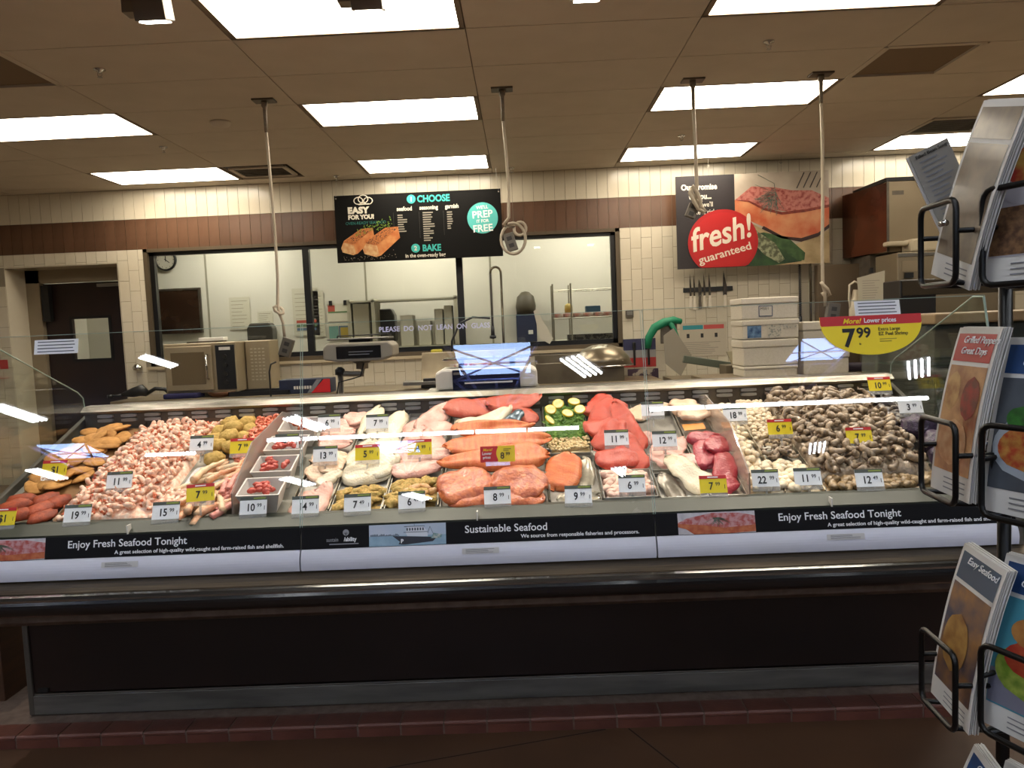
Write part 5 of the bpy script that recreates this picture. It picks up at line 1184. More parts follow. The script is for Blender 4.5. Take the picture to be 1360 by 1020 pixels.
# centre: sink, back plate, wrap roll, bowl
SINKS = mat('sink_steel', '#776c5a', .3, .7, c2='#8b806c', sc=5)
e = empty('slanted_rack', (-1.02, 7.7, .936), 'low steel slicer table under the window, left of the white scale', 'rack')
MB().prism([(-.22, .02), (-.02, .34), (-.0, .34), (-.0, 0), (-.22, 0)], 0, .95, 'x').obj('back_guard', SINKS, e, bev=.004); MB().box(-.15, .98, -.40, -.20, .04, .075).obj('ledge', STEEL, e, bev=.003); MB().box(.05, .35, -.40, -.30, .075, .10).obj('black_pad', BLACKP, e)
e = empty('wrap_roll', (-.50, 7.4, 1.012), 'patterned red and white wrap package beside the white scale', 'package')
MB().box(-.17, .20, -.05, .05, 0, .15).obj('wrap', mat('red_check', '#b9b09a', .6, c2='#8a4238', sc=26, thr=(.48, .52)), e, bev=.02)
e = empty('mixing_bowl', (.80, 7.62, 1.18), 'large upturned steel bowl in the sink under the window', 'bowl')
MB().lathe([(.30, -.10), (.27, -.02), (.20, .06), (.10, .10), (0, .11)], 32).obj('bowl_shell', SINKS, e, True); MB().lathe([(.29, -.11), (.315, -.105), (.315, -.095), (.29, -.09)], 32).obj('bowl_rim', CHROME, e, True)
e = empty('sink', (.55, 7.72, .93), 'deep steel sink basin between the white scale and the wall kit', 'sink')
b = MB()
b.box(-.42, -.40, -.3, .3, 0, .20).box(.42, .44, -.3, .3, 0, .20).box(-.42, .44, -.32, -.30, 0, .20).box(-.42, .44, .30, .32, 0, .26).box(-.42, .44, -.3, .3, 0, .02)
b.obj('basin', SINKS, e, bev=.004)
# pre-rinse faucets
def prerinse(x, y, z0, zt, lab, flip=1, s=1.0, col_=CHROME):
    e = empty('prerinse_faucet', (x, y, z0), lab, 'faucet'); H = zt-z0
    MB().tube([(0, 0, 0), (0, 0, H*.95), (0, 0, H-.10)], .013*s, 8).obj('riser', col_, e, True)
    arch = [(0, 0, H-.12)]+[(-flip*.055*(1-math.cos(PI*i/10)), 0, H-.06+.06*math.sin(PI*i/10)) for i in range(11)]
    MB().tube(arch, .012*s, 8).obj('hose_arch', col_, e, True)
    b = MB(); n = 150; L_ = min(H*.52, .55); xx = -flip*.11
    b.tube([(xx+.017*s*math.cos(i*1.05), .017*s*math.sin(i*1.05), H-.06-L_*i/n) for i in range(n+1)], .0035, 4)
    b.obj('spring', DSTEEL, e, True)
    MB().tube([(xx, 0, H-.06), (xx, 0, H-.06-L_)], .010*s, 8).obj('hose', BLACKP, e, True)
    MB().tube([(xx, 0, H-.06-L_), (xx-flip*.0, 0, H-.16-L_)], [.018*s, .022*s], 10).lathe([(0, 0), (.035*s, 0), (.035*s, -.03), (0, -.035)], 16, (xx, 0, H-.16-L_)).obj('spray_head', BLACKP, e, True)
    return e
prerinse(-.19, 7.95, .935, 2.13, 'tall pre-rinse faucet with a spring hose in front of the window', 1, 1.0, mat('dark_chrome', '#6f6758', .25, .9))
tag(MB().tube([(-.75, 7.9, .935), (-.73, 7.9, 1.38), (-.64, 7.9, 1.56), (-.50, 7.9, 1.62), (-.32, 7.9, 1.60)], .011, 8).obj('curved_pipe', BLACKP, None, True), 'black curved hose arching left of the tall spring faucet', 'hose')
prerinse(3.02, 7.95, 0, 2.09, 'pre-rinse faucet with a spring hose behind the styrofoam boxes', 1, 1.0, mat('dark_chrome', '#6f6758', .25, .9))
# wall kit, gloves, cutting board, beam, paper tray
e = empty('knife_kit', (1.24, 8.02, .98), 'blue, white and red card holder with small tools on the wall behind the case', 'tool holder')
for k, (m_, z0, z1) in enumerate(((mat('kit_blue', '#2a2a4a', .5), .22, .34), (mat('kit_grey', '#8d8a88', .5), .14, .22), (mat('kit_red', '#a3302c', .5), .04, .14))):
    MB().box(-.17, .17, -.012, .012, z0, z1).obj(('blue_panel', 'grey_panel', 'red_panel')[k], m_, e)
for x in (-.06, .09): MB().tube([(x, -.03, .06), (x, -.03, .24)], .012, 6).lathe([(0, .24), (.018, .24), (.018, .30), (0, .31)], 8, (x, -.03, 0)).obj('tool', BLACKP, e)
MB().box(-.13, .19, -.02, .02, -.10, .02).obj('lower_box', mat('plum_box', '#3a2638', .6, c2='#9a8f80', sc=14, thr=(.5, .55)), e)
e = empty('rubber_gloves', (1.50, 7.9, 1.38), 'green rubber gloves draped over a dark tool bracket on the wall', 'gloves')
MB().tube([(-.19, 0, -.16), (-.18, -.01, -.05), (-.12, -.02, .05), (-.02, -.02, .10), (.08, -.02, .12), (.16, 0, .10)], [.03, .04, .045, .045, .04, .03], 10).obj('glove', mat('green_rubber', '#0f7a56', .5), e, True)
MB().tube([(.04, -.03, .10), (.09, -.03, .0), (.13, -.03, -.09)], [.03, .022, .016], 8).obj('glove_finger', mat('green_rubber', '#0f7a56', .5), e, True)
MB().box(-.05, .12, 0, .05, -.12, .10).obj('bracket', DSTEEL, e, bev=.005); MB().box(-.02, .06, -.04, .0, .09, .14).obj('clamp', BLACKP, e, bev=.004)
tag(MB().prism([(-.10, .17), (.0, .24), (.17, -.03), (.06, -.232), (-.09, -.10)], -.006, .006, 'y').obj('cutting_board', mat('board_white', '#8e8677', .5), M=T(1.49, 7.45, 1.18)), 'white cutting board tilted on its corner below the green gloves', 'cutting board')
tag(MB().box(-.36, .36, -.03, .03, -.035, .035).obj('drain_arm', mat('grey_green_plastic', '#4c5347', .5), M=T(1.88, 7.2, 1.06, 0, 0, .19), bev=.008), 'grey-green arm slanting down behind the case, left of the styrofoam boxes', 'arm')
e = empty('lidded_bin', (2.05, 7.0, .946), 'cream bin with a propped flap lid left of the styrofoam boxes', 'bin')
MB().box(-.20, .20, -.1, .15, 0, .12).obj('bin_body', mat('bin_dark', '#5b5140', .6), e, bev=.006)
MB().prism([(-.20, .25), (.20, .26), (.20, .12), (-.14, .10)], -.12, -.10, 'y').obj('flap', mat('bin_cream', '#a89f85', .5), e); MB().box(-.15, .18, -.13, -.12, .06, .10).obj('handle_recess', BLACKP, e)
# styrofoam boxes
FOAM = mat('styrofoam', '#d2cabb', .8, c2='#c9c1b1', sc=90, bump=.4, bsc=250)
def foam(x, z, w, h, lab, y=6.18, kind=0):
    e = empty('foam_box', (x, y, z), lab, 'styrofoam box', 'styrofoam fish boxes')
    MB().box(-w/2, w/2, -.16, .16, 0, h*.70).obj('box_base', FOAM, e, bev=.008)
    MB().box(-w/2-.006, w/2+.006, -.166, .166, h*.70+.002, h).obj('lid', FOAM, e, bev=.008)
    if kind == 1:
        b = MB()
        b.box(-.09, .02, -.1685, -.1675, .02, .105).obj('stamp_frame', mat('stamp_blue', '#3a4a6a', .6), e)
        MB().box(-.084, .014, -.1695, -.1687, .026, .099).obj('stamp_paper', mat('stamp_paper', '#c4beb2', .6), e); text('M5E1', .022, INK, e, 0, 0, 0, name='stamp').matrix_local = T(-.078, -.170, .072, 0, PI/2)
    if kind == 2:
        MB().box(-.185, -.075, -.1625, -.160, .01, .105).obj('blue_label', mat('fish_blue', '#27466e', .5, c2='#6f8fb0', sc=25), e)
        MB().box(-.03, .08, -.1625, -.160, .005, .11).obj('paper_label', mat('label_paper', '#bfb8a8', .6, c2='#8d8f8a', sc=60, thr=(.55, .6)), e)
        MB().box(.10, .20, -.1625, -.160, .07, .11).obj('paper_label', mat('label_paper', '#bfb8a8', .6), e)
    return e
foam(1.965, 1.02, .42, .085, 'lowest styrofoam box of the tall stack, mostly hidden by the case')
foam(1.965, 1.110, .43, .205, 'plain deep styrofoam box, third from the top of the tall stack')
foam(1.97, 1.322, .44, .150, 'styrofoam box with blue and paper labels, second from the top', kind=2)
foam(1.965, 1.478, .44, .170, 'styrofoam box with an inked stamp, topmost of the tall stack', kind=1)
foam(2.42, 1.02, .36, .18, 'lower styrofoam box of the short right stack', 6.22)
foam(2.42, 1.205, .36, .235, 'upper styrofoam box of the short right stack, behind the half-round sign', 6.22)
tag(MB().box(-.17, .17, -.11, .11, 0, .06).obj('dark_pouch', mat('plum_box2', '#2d2233', .6), M=T(2.75, 6.3, 1.02), bev=.02), 'dark purple pouch behind the right end of the case', 'pouch')
# steel cabinets right
CABS = mat('cabinet_steel', '#8d7e66', .4, .45, c2='#94856d', sc=3)
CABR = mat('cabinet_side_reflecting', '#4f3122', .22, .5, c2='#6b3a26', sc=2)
e = empty('tall_cabinet', (4.0, 7.65, 0), 'tall steel cabinet with a dark top edge against the wall at right', 'cabinet')
MB().box(-.46, .55, -.27, .45, 2.06, 2.73).obj('cabinet_front', CABS, e, bev=.006)
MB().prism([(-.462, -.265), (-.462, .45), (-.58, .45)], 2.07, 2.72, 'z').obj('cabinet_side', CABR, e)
MB().box(-.47, .56, -.28, .45, 2.73, 2.765).obj('top_edge', BLACKP, e); MB().box(-.41, -.30, -.272, -.27, 2.60, 2.64).obj('vent_label', DSTEEL, e); MB().box(-.463, -.44, -.275, -.27, 2.06, 2.73).obj('edge_strip', DSTEEL, e)
MB().box(-.50, .55, -.0, .45, 0, 2.06).obj('stand', DSTEEL, e)
e = empty('low_cabinet', (4.05, 7.35, 0), 'lower steel appliance with a small black latch in front of the tall cabinet', 'appliance')
MB().box(-.50, .60, -.15, .30, .2, 2.04).obj('appliance_body', mat('appliance_steel', '#7d705c', .4, .4, c2='#857862', sc=3), e, bev=.01)
MB().box(-.50, .60, -.157, -.15, 2.00, 2.03).obj('top_rail', STEEL, e); MB().box(-.44, -.36, -.17, -.15, 1.80, 1.85).obj('latch', BLACKP, e); MB().box(-.46, -.31, -.156, -.15, 1.86, 1.96).obj('latch_plate', CABS, e)
e = empty('spouted_tub', (3.78, 7.3, 2.042), 'cream plastic tub with a spout handle lying on the lower steel appliance', 'tub')
MB().prism([(-.10, 0), (-.10, .12), (.10, .13), (.21, .09), (.24, 0)], -.1, .1, 'y').obj('tub_shell', mat('cream_plastic', '#b5a88e', .5), e, bev=.02); MB().box(-.30, -.08, -.05, .05, .065, .11).obj('spout_handle', mat('cream_plastic', '#b5a88e', .5), e, bev=.015)
tag(MB().box(-.5, .0, -.05, .05, 0, 1.05).obj('steel_backsplash', mat('brown_splash', '#6a5b48', .4, .4), M=T(3.58, 7.95, .95)), 'brown steel panel on the wall behind the hanging jugs', 'panel')
for i, (x, s, l) in enumerate(((3.19, 1, 'left'), (3.40, -1, 'right'))):
    e = empty('white_jug', (x, 7.3, 1.432), 'cream plastic jug with a long handle, the %s one behind the half-round sign' % l, 'jug')
    MB().tube([(0, 0, -.1), (.0, 0, .1), (.02*s, 0, .28)], [.055, .05, .03], 12).obj('jug_body', mat('jug_cream', '#b8ad97', .5), e, True)
    MB().tube([(-.03*s, 0, .02), (-.05*s, 0, .20), (-.045*s, 0, .33), (-.0*s, 0, .36), (.05*s, 0, .34), (.03*s, 0, .20)], .012, 8).obj('jug_handle', mat('jug_cream', '#b8ad97', .5), e, True)
e = empty('clipboard', FY(3.17, 7.2, 1.46), 'clipped paper sheets with a printed list hanging behind the case at right', 'papers')
MB().prism([(.03, 0), (0, .36), (.26, .42), (.25, .05)], 0, .004, 'z').obj('sheet', mat('sheet_paper', '#aaa28e', .6), e); lines('sheet_print', .05, .22, .08, .33, 12, .006, mat('chart_grey', '#8b8478', .6), e, z=.004); MB().box(.12, .15, .40, .45, 0, .01).obj('hook', BLACKP, e)
e = empty('caution_card', FY(3.36, WY-.008, 1.31), 'yellow caution card behind the left end of the half-round sign', 'card')
MB().box(0, .13, 0, .27, 0, .003).obj('card', mat('caution_yellow', '#b8922a', .6), e); lines('card_print', .02, .11, .04, .24, 7, .008, INK, e, z=.003)
tag(MB().tube([(3.09, WY-.02, 1.625), (3.09, WY-.02, 1.84)], .012, 8).obj('white_tube', CARD), 'thin white tube standing on the wall left of the hanging jugs', 'tube')
e = empty('utility_stand', (3.30, 7.32, 0), 'dark steel stand with a small shelf carrying the cream jugs', 'stand')
MB().box(-.26, .26, -.12, .12, 1.31, 1.33).obj('shelf_board', DSTEEL, e); MB().box(-.012, .012, -.10, -.08, 0, 1.90).obj('upright', DSTEEL, e); MB().box(-.2, .2, -.15, .15, 0, .02).obj('foot', DSTEEL, e)
# adjacent service case at right
e = empty('deli_case', (4.2, 5.2, 0), 'greenish glass service case beyond the right end, with a cream top edge', 'display case')
MB().box(-1.68, 2.6, -.55, .55, 1.405, 1.47).obj('top_edge', mat('cream_edge', '#8c7658', .4), e, bev=.01)
MB().prism([(-.54, .85), (-.50, 1.40), (-.49, 1.40), (-.53, .85)], -1.66, 2.6, 'x').obj('glass_panel', DGREEN, e); MB().box(-1.66, -1.655, -.5, .5, .85, 1.40).obj('side_glass', DGREEN, e)
MB().box(-1.66, 2.6, -.52, .52, 0, .85).obj('case_base', mat('deli_base', '#4d5148', .4, .3), e, bev=.01); MB().box(-1.6, 2.6, .38, .42, .85, 1.40).obj('back_panel', mat('deli_back', '#4a5a4c', .5), e)
MB().box(-1.6, 2.6, -.2, .38, 1.12, 1.13).obj('shelf', mat('deli_shelf', '#6e7f74', .3), e)
r = random.Random(12)
for i in range(7):
    tag(MB().box(-.10, .10, -.10, .10, 0, .10+.06*r.random()).obj('deli_pack', mat('deli_pack', '#8a8a68', .5, c2='#5f5a44', sc=8, rnd=.3), M=T(2.85+.32*i, 5.15, .856), bev=.015), 'blurred package on the floor of the greenish case at right', 'package', 'packages in the greenish case')
for i in range(6):
    tag(MB().box(-.12, .12, -.08, .08, 0, .05+.05*r.random()).obj('deli_pack', mat('deli_pack', '#8a8a68', .5), M=T(2.95+.34*i, 5.25, 1.132), bev=.01), 'blurred package on the upper shelf of the greenish case at right', 'package', 'packages on the shelf of the greenish case')
e = empty('black_mesh_bin', (3.30, 6.5, 1.0), 'dark wire bin standing behind the greenish case', 'bin')
MB().box(-.15, .15, -.15, .15, .0, .75).obj('bin_body', mat('bin_black', '#17130f', .5), e, bev=.01); MB().box(-.13, .9, -.16, .1, .62, .74).obj('bin_rail', mat('bin_rail', '#3a3226', .4, .4), e)
# cabinet left of the case
e = empty('wooden_fixture', (-2.75, 3.2, 0), 'brown wooden fixture beyond the left end of the case', 'fixture')
MB().box(-.55, .55, -.20, .40, .0, .62).obj('fixture_body', mat('fixture_wood', '#3d2412', .6, c2='#4d2f18', sc=4, stretch=(1, 1, 6)), e, bev=.005); MB().box(-.57, .57, -.22, .42, .62, .65).obj('fixture_top', mat('fixture_top', '#4a4030', .5), e, bev=.004)
tag(MB().box(-.09, .0, -.001, 0, 0, .10).lathe([(0, 0), (.055, 0), (.055, .002), (0, .002)], 20, (-.05, -.001, -.10), M=None).obj('red_sticker', RED, M=T(-5.60, WY-.008, 1.28)), 'red sticker on the tiled wall at the far left edge', 'sticker')
# prep room contents
e = empty('wall_clock', FY(-4.58, PY-.02, 2.56), 'round white wall clock seen through the left of the window', 'clock')
MB().lathe([(0, 0), (.125, 0), (.125, .015), (0, .015)], 32).obj('clock_face', mat('clock_face', '#b9b5a6', .5), e); MB().lathe([(.12, 0), (.14, 0), (.14, .03), (.12, .03), (.12, 0)], 32).obj('clock_rim', BLACKP, e, True)
MB().box(-.005, .005, -.02, .085, .016, .019).box(-.004, .004, -.06, .02, .016, .019, M=Matrix.Rotation(.9, 4, 'Z')).obj('clock_hands', BLK, e)
b = MB()
for i in range(12): b.box(-.003, .003, .095, .110, .0155, .017, M=Matrix.Rotation(i*PI/6, 4, 'Z'))
b.obj('hour_marks', BLK, e)
e = empty('dark_noticeboard', FY(-4.75, PY-.03, 1.60), 'dark framed panel on the prep room wall below the clock', 'panel')
MB().box(0, .58, 0, .57, 0, .02).obj('panel', mat('dark_panel', '#2b1b12', .2, c2='#37261b', sc=4, coat=.4), e); MB().box(-.02, .60, .56, .585, 0, .03).box(.57, .60, 0, .57, 0, .03).obj('panel_frame', DSTEEL, e)
def sheet(x, z, w, h, lab, m=CARD, n=8, cat='paper'):
    e = empty('notice_sheet', FY(x, PY-.012, z), lab, cat)
    MB().box(0, w, 0, h, 0, .003).obj('sheet', m, e)
    if n: lines('sheet_print', w*.1, w*.9, h*.1, h*.88, n, .006, mat('chart_grey', '#8b8478', .6), e, z=.003, seed=int(z*9))
    return e
PP = mat('prep_paper', '#c6c2ae', .6)
sheet(-3.80, 1.62, .27, .42, 'tall printed sheet on the prep room wall left of the first cord', PP)
sheet(-3.44, 1.60, .20, .24, 'small printed sheet on the prep room wall behind the first cord', PP)
e = sheet(-2.97, 1.50, .34, .62, 'taped sheets with a small colour table beside the window mullion', PP, 10)
for k, m_ in enumerate((mat('chart_red2', '#a84a3a', .6), mat('chart_grn', '#5f7a55', .6), mat('chart_blu', '#5a6f86', .6))): MB().box(.04, .30, .17-.05*k, .205-.05*k, .003, .005).obj('colour_row', m_, e)
sheet(-2.72, 1.48, .16, .60, 'narrow printed sheet right of the first window mullion', PP, 12)
e = sheet(-2.52, 1.43, .31, .47, 'coloured cleaning chart held by two black clips on the prep room wall', PP, 0, 'chart')
for k, (m_, a, c_, q, d) in enumerate(((mat('chart_red2', '#a84a3a', .6), .01, .10, .37, .45), (mat('chart_grn', '#5f7a55', .6), .01, .30, .35, .37), (mat('chart_blu', '#5a6f86', .6), .14, .30, .02, .18), (mat('chart_yel', '#b39a3c', .6), .16, .29, .03, .16), (mat('chart_teal2', '#6f9a90', .6), .01, .13, .02, .18), (mat('chart_grey', '#8b8478', .6), .01, .30, .23, .24))): MB().box(a, c_, q, d, .003+.001*k, .005+.001*k).obj('colour_block', m_, e)
for x in (.05, .24): MB().box(x-.02, x+.02, .45, .51, 0, .02).obj('clip', BLACKP, e)
def dispenser(x, z, w, h, lab, m):
    e = empty('towel_dispenser', (x, PY-.01, z), lab, 'dispenser')
    MB().prism([(-w/2, 0), (-w/2, h*.8), (-w/2+.04, h), (w/2-.04, h), (w/2, h*.8), (w/2, 0)], -.20, 0, 'y').obj('dispenser_body', m, e, bev=.02); MB().box(-w/2+.03, w/2-.03, -.21, -.20, .03, .08).obj('slot', DSTEEL, e)
DG = mat('dispenser_grey', '#3c3932', .3, coat=.3)
dispenser(-3.36, 1.33, .33, .36, 'dark grey paper towel dispenser in the prep room behind the first cord', DG)
dispenser(-1.75, 1.38, .27, .42, 'dark towel dispenser in the prep room behind the pole scale', DG)
e = empty('soap_dispenser', (.07, PY-.1, 1.30), 'dark blue dispenser box in the prep room right of the tall faucet', 'dispenser')
MB().box(-.13, .13, -.1, .1, 0, .36).obj('dispenser_body', mat('dispenser_blue', '#1a2340', .4), e, bev=.01); MB().lathe([(0, 0), (.12, 0), (.13, .1), (.11, .22), (.05, .28), (0, .29)], 20, (0, 0, .36)).obj('dispenser_dome', mat('mesh_grey', '#4c4638', .5), e, True); MB().box(.02, .08, -.105, -.1, .10, .15).obj('label', CARD, e)
# shelving with white boxes
e = empty('wire_shelf', (-1.42, PY-.35, .8), 'white shelf unit with upright panels in the prep room, middle pane', 'shelf')
SHW = mat('shelf_white', '#b4b09c', .5)
for zz in (.50, 1.08): MB().box(-.70, .66, -.2, .2, zz, zz+.02).obj('shelf_board', SHW, e)
for x in (-.70, -.40, .62): MB().box(x-.02, x+.02, -.2, .2, -.8, 1.12).obj('upright', SHW, e)
r = random.Random(5)
for i, (x, w, h) in enumerate(((-1.98, .20, .55), (-1.42, .16, .38), (-1.20, .15, .30), (-1.02, .10, .44), (-.90, .10, .48))):
    tag(MB().box(-w/2, w/2, -.12, .12, 0, h).obj('white_carton', mat('carton_white', '#c0bcaa', .6, rnd=.05), M=T(x, PY-.38, 1.322), bev=.008), 'white carton on the prep room shelf, %s from the left' % ('first', 'second', 'third', 'fourth', 'fifth')[i], 'carton')
e = empty('wire_rack', (.80, PY-.4, .8), 'chrome wire rack in the prep room, right pane', 'rack')
for zz in (.30, .50, .78, 1.12):
    b = MB()
    for k in range(12): b.tube([(-.38+.07*k, -.2, zz), (-.38+.07*k, .2, zz)], .003, 4)
    b.tube([(-.40, -.2, zz), (.40, -.2, zz)], .006, 5).tube([(-.40, .2, zz), (.40, .2, zz)], .006, 5); b.obj('wire_shelf', mat('rack_wire', '#8f8a7a', .3, .6), e)
for x in (-.40, -.18, .40):
    for y in (-.2, .2): MB().tube([(x, y, -.8), (x, y, 1.2)], .011, 6).obj('rack_post', mat('rack_wire', '#8f8a7a', .3, .6), e)
for i in range(6):
    tag(MB().box(-.055, .055, -.10, .10, 0, .05).obj('meat_pack', mat('meat_pack', '#b4695a', .4, c2='#c7bfb0', sc=10, rnd=.1), M=T(.46+.125*i, PY-.42, 1.59, .1), bev=.01), 'red-labelled package on the wire rack in the prep room', 'package', 'red packages on the wire rack')
tag(MB().lathe([(0, 0), (.05, 0), (.05, .09), (.03, .11), (0, .12)], 14).obj('yellow_jar', mat('jar_yellow', '#9a8540', .4), None, True, M=T(.60, PY-.4, 1.645)), 'small brown-yellow jar standing on the wire rack packages', 'jar')
tag(MB().box(-.09, .09, -.08, .08, 0, .075).obj('blue_carton', mat('carton_bluegreen', '#27465a', .5), M=T(.90, PY-.4, 1.645), bev=.005), 'dark blue carton on the wire rack in the prep room', 'carton')
tag(MB().box(-.28, .28, -.1, .1, 0, .07).obj('black_crate', mat('crate_black', '#1c1a16', .5, c2='#5a564c', sc=30, thr=(.5, .55)), M=T(.85, PY-.45, 1.305), bev=.005), 'flat black slotted crate on the lowest visible rack shelf', 'crate')
tag(MB().box(-.06, .06, -.05, .05, 0, .06).obj('yellow_sponge', mat('sponge_yellow', '#b3a63a', .8), M=T(-.92, WY-.03, VZ0), bev=.015), 'yellow sponge on the window sill behind the white scale', 'sponge')
tag(MB().prism([(0, 0), (-.06, .30), (-.03, .32), (.14, .0), (.10, -.06)], -.004, .004, 'y').obj('paper_towel', mat('towel_white', '#bdb8a8', .7), M=T(.20, WY+.02, 1.36)), 'white paper flap hanging right of the blue dispenser', 'paper')

# ================================================================== CARD RACK (foreground right)
WIRE = mat('rack_black_wire', '#050505', .38, spec=.35)
PX_, PY_ = .655, 1.035
rk = empty('card_rack', (PX_, PY_, 0), 'tall black wire rack holding recipe cards, right foreground', 'display rack')
MB().tube([(0, 0, 0), (0, 0, 1.70)], .0085, 12).obj('post', WIRE, rk, True)
MB().lathe([(0, 0), (.17, 0), (.17, .012), (.03, .03), (0, .03)], 28).obj('rack_base', WIRE, rk, True)
def rot2(a): return Vector((math.cos(a), math.sin(a), 0))
CW = .112; CH = .212
def card_mesh(w, h, bend, lean, th, curve_bias=2.0, n=12):
    """a card standing in local x (width), z up; bends back (+y) towards the top"""
    b = MB()
    for i in range(n+1):
        t = i/n; y = bend*t**curve_bias+lean*t; z_ = h*math.sqrt(max(.2, 1-(bend+lean)**2/h**2))*t
        for sx in (-1, 1):
            b.v.append((sx*w/2, y, z_)); b.v.append((sx*w/2, y+th, z_))
    for i in range(n):
        a = 4*i; c_ = a+4
        b.f += [(a, a+2, c_+2, c_), (a+1, c_+1, c_+3, a+3), (a, c_, c_+1, a+1), (a+2, a+3, c_+3, c_+2)]; b.m += [0]*4
    b.f += [(0, 1, 3, 2), (4*n, 4*n+2, 4*n+3, 4*n+1)]; b.m += [0, 0]
    return b
def on_card(pts, w, h, bend, lean, off=.0006, cb=2.0):
    k = math.sqrt(max(.2, 1-(bend+lean)**2/h**2))
    return [(x, bend*(v/h)**cb+lean*(v/h)-off, v*k) for x, v in pts]
def card_patch(name, x0, x1, v0, v1, m, par, g, off=.0006, shape=None):
    b = MB(); w, h, bend, lean = g; n = 8
    for i in range(n+1):
        v = v0+(v1-v0)*i/n
        xa, xb = (x0, x1)
        if shape:
            q = shape(i/n); xa, xb = x0+(x1-x0)*(.5-q/2), x0+(x1-x0)*(.5+q/2)
        b.v += [tuple(p) for p in on_card([(xa, v), (xb, v)], w, h, bend, lean, off)]
    b.f = [(2*i, 2*i+1, 2*i+3, 2*i+2) for i in range(n)]; b.m = [0]*n
    return b.obj(name, m, par)
def card_text(s, hh, m, par, x, v, g, rot=0, **k):
    w, h, bend, lean = g; sl = (2*bend*(v/h)+lean)/h
    o = text(s, hh, m, par, **k); p = on_card([(x, v)], w, h, bend, lean, .0012)[0]
    o.matrix_local = Matrix.Translation(p) @ Matrix.Rotation(PI/2-math.atan(sl), 4, 'X') @ Matrix.Rotation(rot, 4, 'Z'); return o
PRINTW = mat('card_edge_white', '#c9c7c2', .5)
blob_ell = lambda t: math.sqrt(max(0, 1-(2*t-1)**2))
def recipe_card(M_, lab, g, head, photo, title, extra=None, stack=4, stackn='recipe cards stacked behind the front ones'):
    w, h, bend, lean = g
    e = empty('recipe_card', M_, lab, 'recipe card')
    card_mesh(w, h, bend, lean, .0008).obj('card', PRINTW, e)
    m_ = .006
    card_patch('title_block', -w/2+m_, w/2-m_, h*.80, h*.965, head, e, g)
    card_patch('photo', -w/2+m_, w/2-m_, h*.14, h*.775, photo, e, g)
    for k, t_ in enumerate(title): card_text(t_, .0095, WHITE, e, -w/2+.022, h*(.91-.065*k), g, shear=.3, sx=.8)
    if extra: extra(e, g)
    b = MB()
    for i in range(3):
        for q in (0, 1):
            v = h*(.10-.03*i); x0_ = -w/2+.035
            b.v += [tuple(p) for p in on_card([(x0_, v-.0008), (w/2-.012, v-.0008)], w, h, bend, lean, .0009)] if q == 0 else [tuple(p) for p in on_card([(x0_, v+.0008), (w/2-.012, v+.0008)], w, h, bend, lean, .0009)]
        b.f.append((4*i, 4*i+1, 4*i+3, 4*i+2)); b.m.append(0)
    b.obj('small_print', mat('print_grey2', '#77777c', .6), e)
    cm = card_mesh(w, h, bend, lean, .0011).mesh('card', PRINTW)
    for i in range(stack):
        o = put('recipe_card', cm, None, M_ @ Matrix.Translation((.0008*((i*7) % 3-1), .0022*(i+1), .001*(i % 2)))); tag(o, 'plain white card edge behind the front recipe cards of the black rack', 'recipe card', 'recipe cards stacked behind the front ones')
    return e
def pocket(cx, cy, z0, ang, w=.10, h=.10, name='pocket'):
    """wire pocket with outward normal at angle ang; front loop, floor rails and side arms back to the post"""
    nrm = rot2(ang); tx = Vector((-nrm.y, nrm.x, 0)); c = Vector((cx-PX_, cy-PY_, z0))
    P_ = lambda s, d, zz: c+tx*s*w/2+nrm*d+Vector((0, 0, zz))
    b = MB(); d1 = .014; r_ = .012
    loop = []
    for (sx, zz, a0) in ((1, 0, -PI/2), (1, h, 0), (-1, h, PI/2), (-1, 0, PI)):
        for k in range(4):
            a = a0+k/3*PI/2; loop.append(c+tx*(sx*(w/2-r_)+r_*math.cos(a))+nrm*d1+Vector((0, 0, zz+(r_ if zz == 0 else -r_)+r_*math.sin(a))))
    b.tube(loop, .0038, 7, closed=True)
    for s in (-1, 1):
        b.tube([P_(s*.75, d1, .001), P_(s*.75, -.03, -.002), P_(s*.4, -.055, .0)], .0035, 6); b.tube([P_(s, d1, h*.62), P_(s, -.03, h*.62)], .0035, 6); b.tube([P_(s, -.03, h*.62), P_(s, -.03, h*.3)], .0035, 6)
    back = Vector((0, 0, z0+h*.62)); b.tube([P_(-1, -.03, h*.62), P_(1, -.03, h*.62)], .0035, 6); b.tube([P_(0, -.03, h*.62), back], .0035, 6); b.tube([P_(0, -.03, .0), Vector((0, 0, z0))], .0035, 6)
    b.obj(name, WIRE, rk, True)
    return Matrix.Translation((cx, cy, z0+.003)) @ Matrix.Rotation(ang+PI/2, 4, 'Z')
RH = mat('head_red', '#a8292a', .5); BH = mat('head_blue', '#0f3a6b', .5); SB = mat('head_slate', '#3c4d5e', .5)
PH1 = mat('photo_roast', '#b88a58', .45, c2='#7c3f22', sc=26, coat=.2); PH2 = mat('photo_greyblue', '#4d535c', .45, c2='#3a3f47', sc=14, coat=.2)
PH3 = mat('photo_fry', '#2c2f45', .45, c2='#8a6130', sc=22, coat=.2); PH4 = mat('photo_teal', '#3a7f92', .45, coat=.2); PH5 = mat('photo_tan', '#7c6a55', .45, c2='#3a2c20', sc=20, coat=.2)
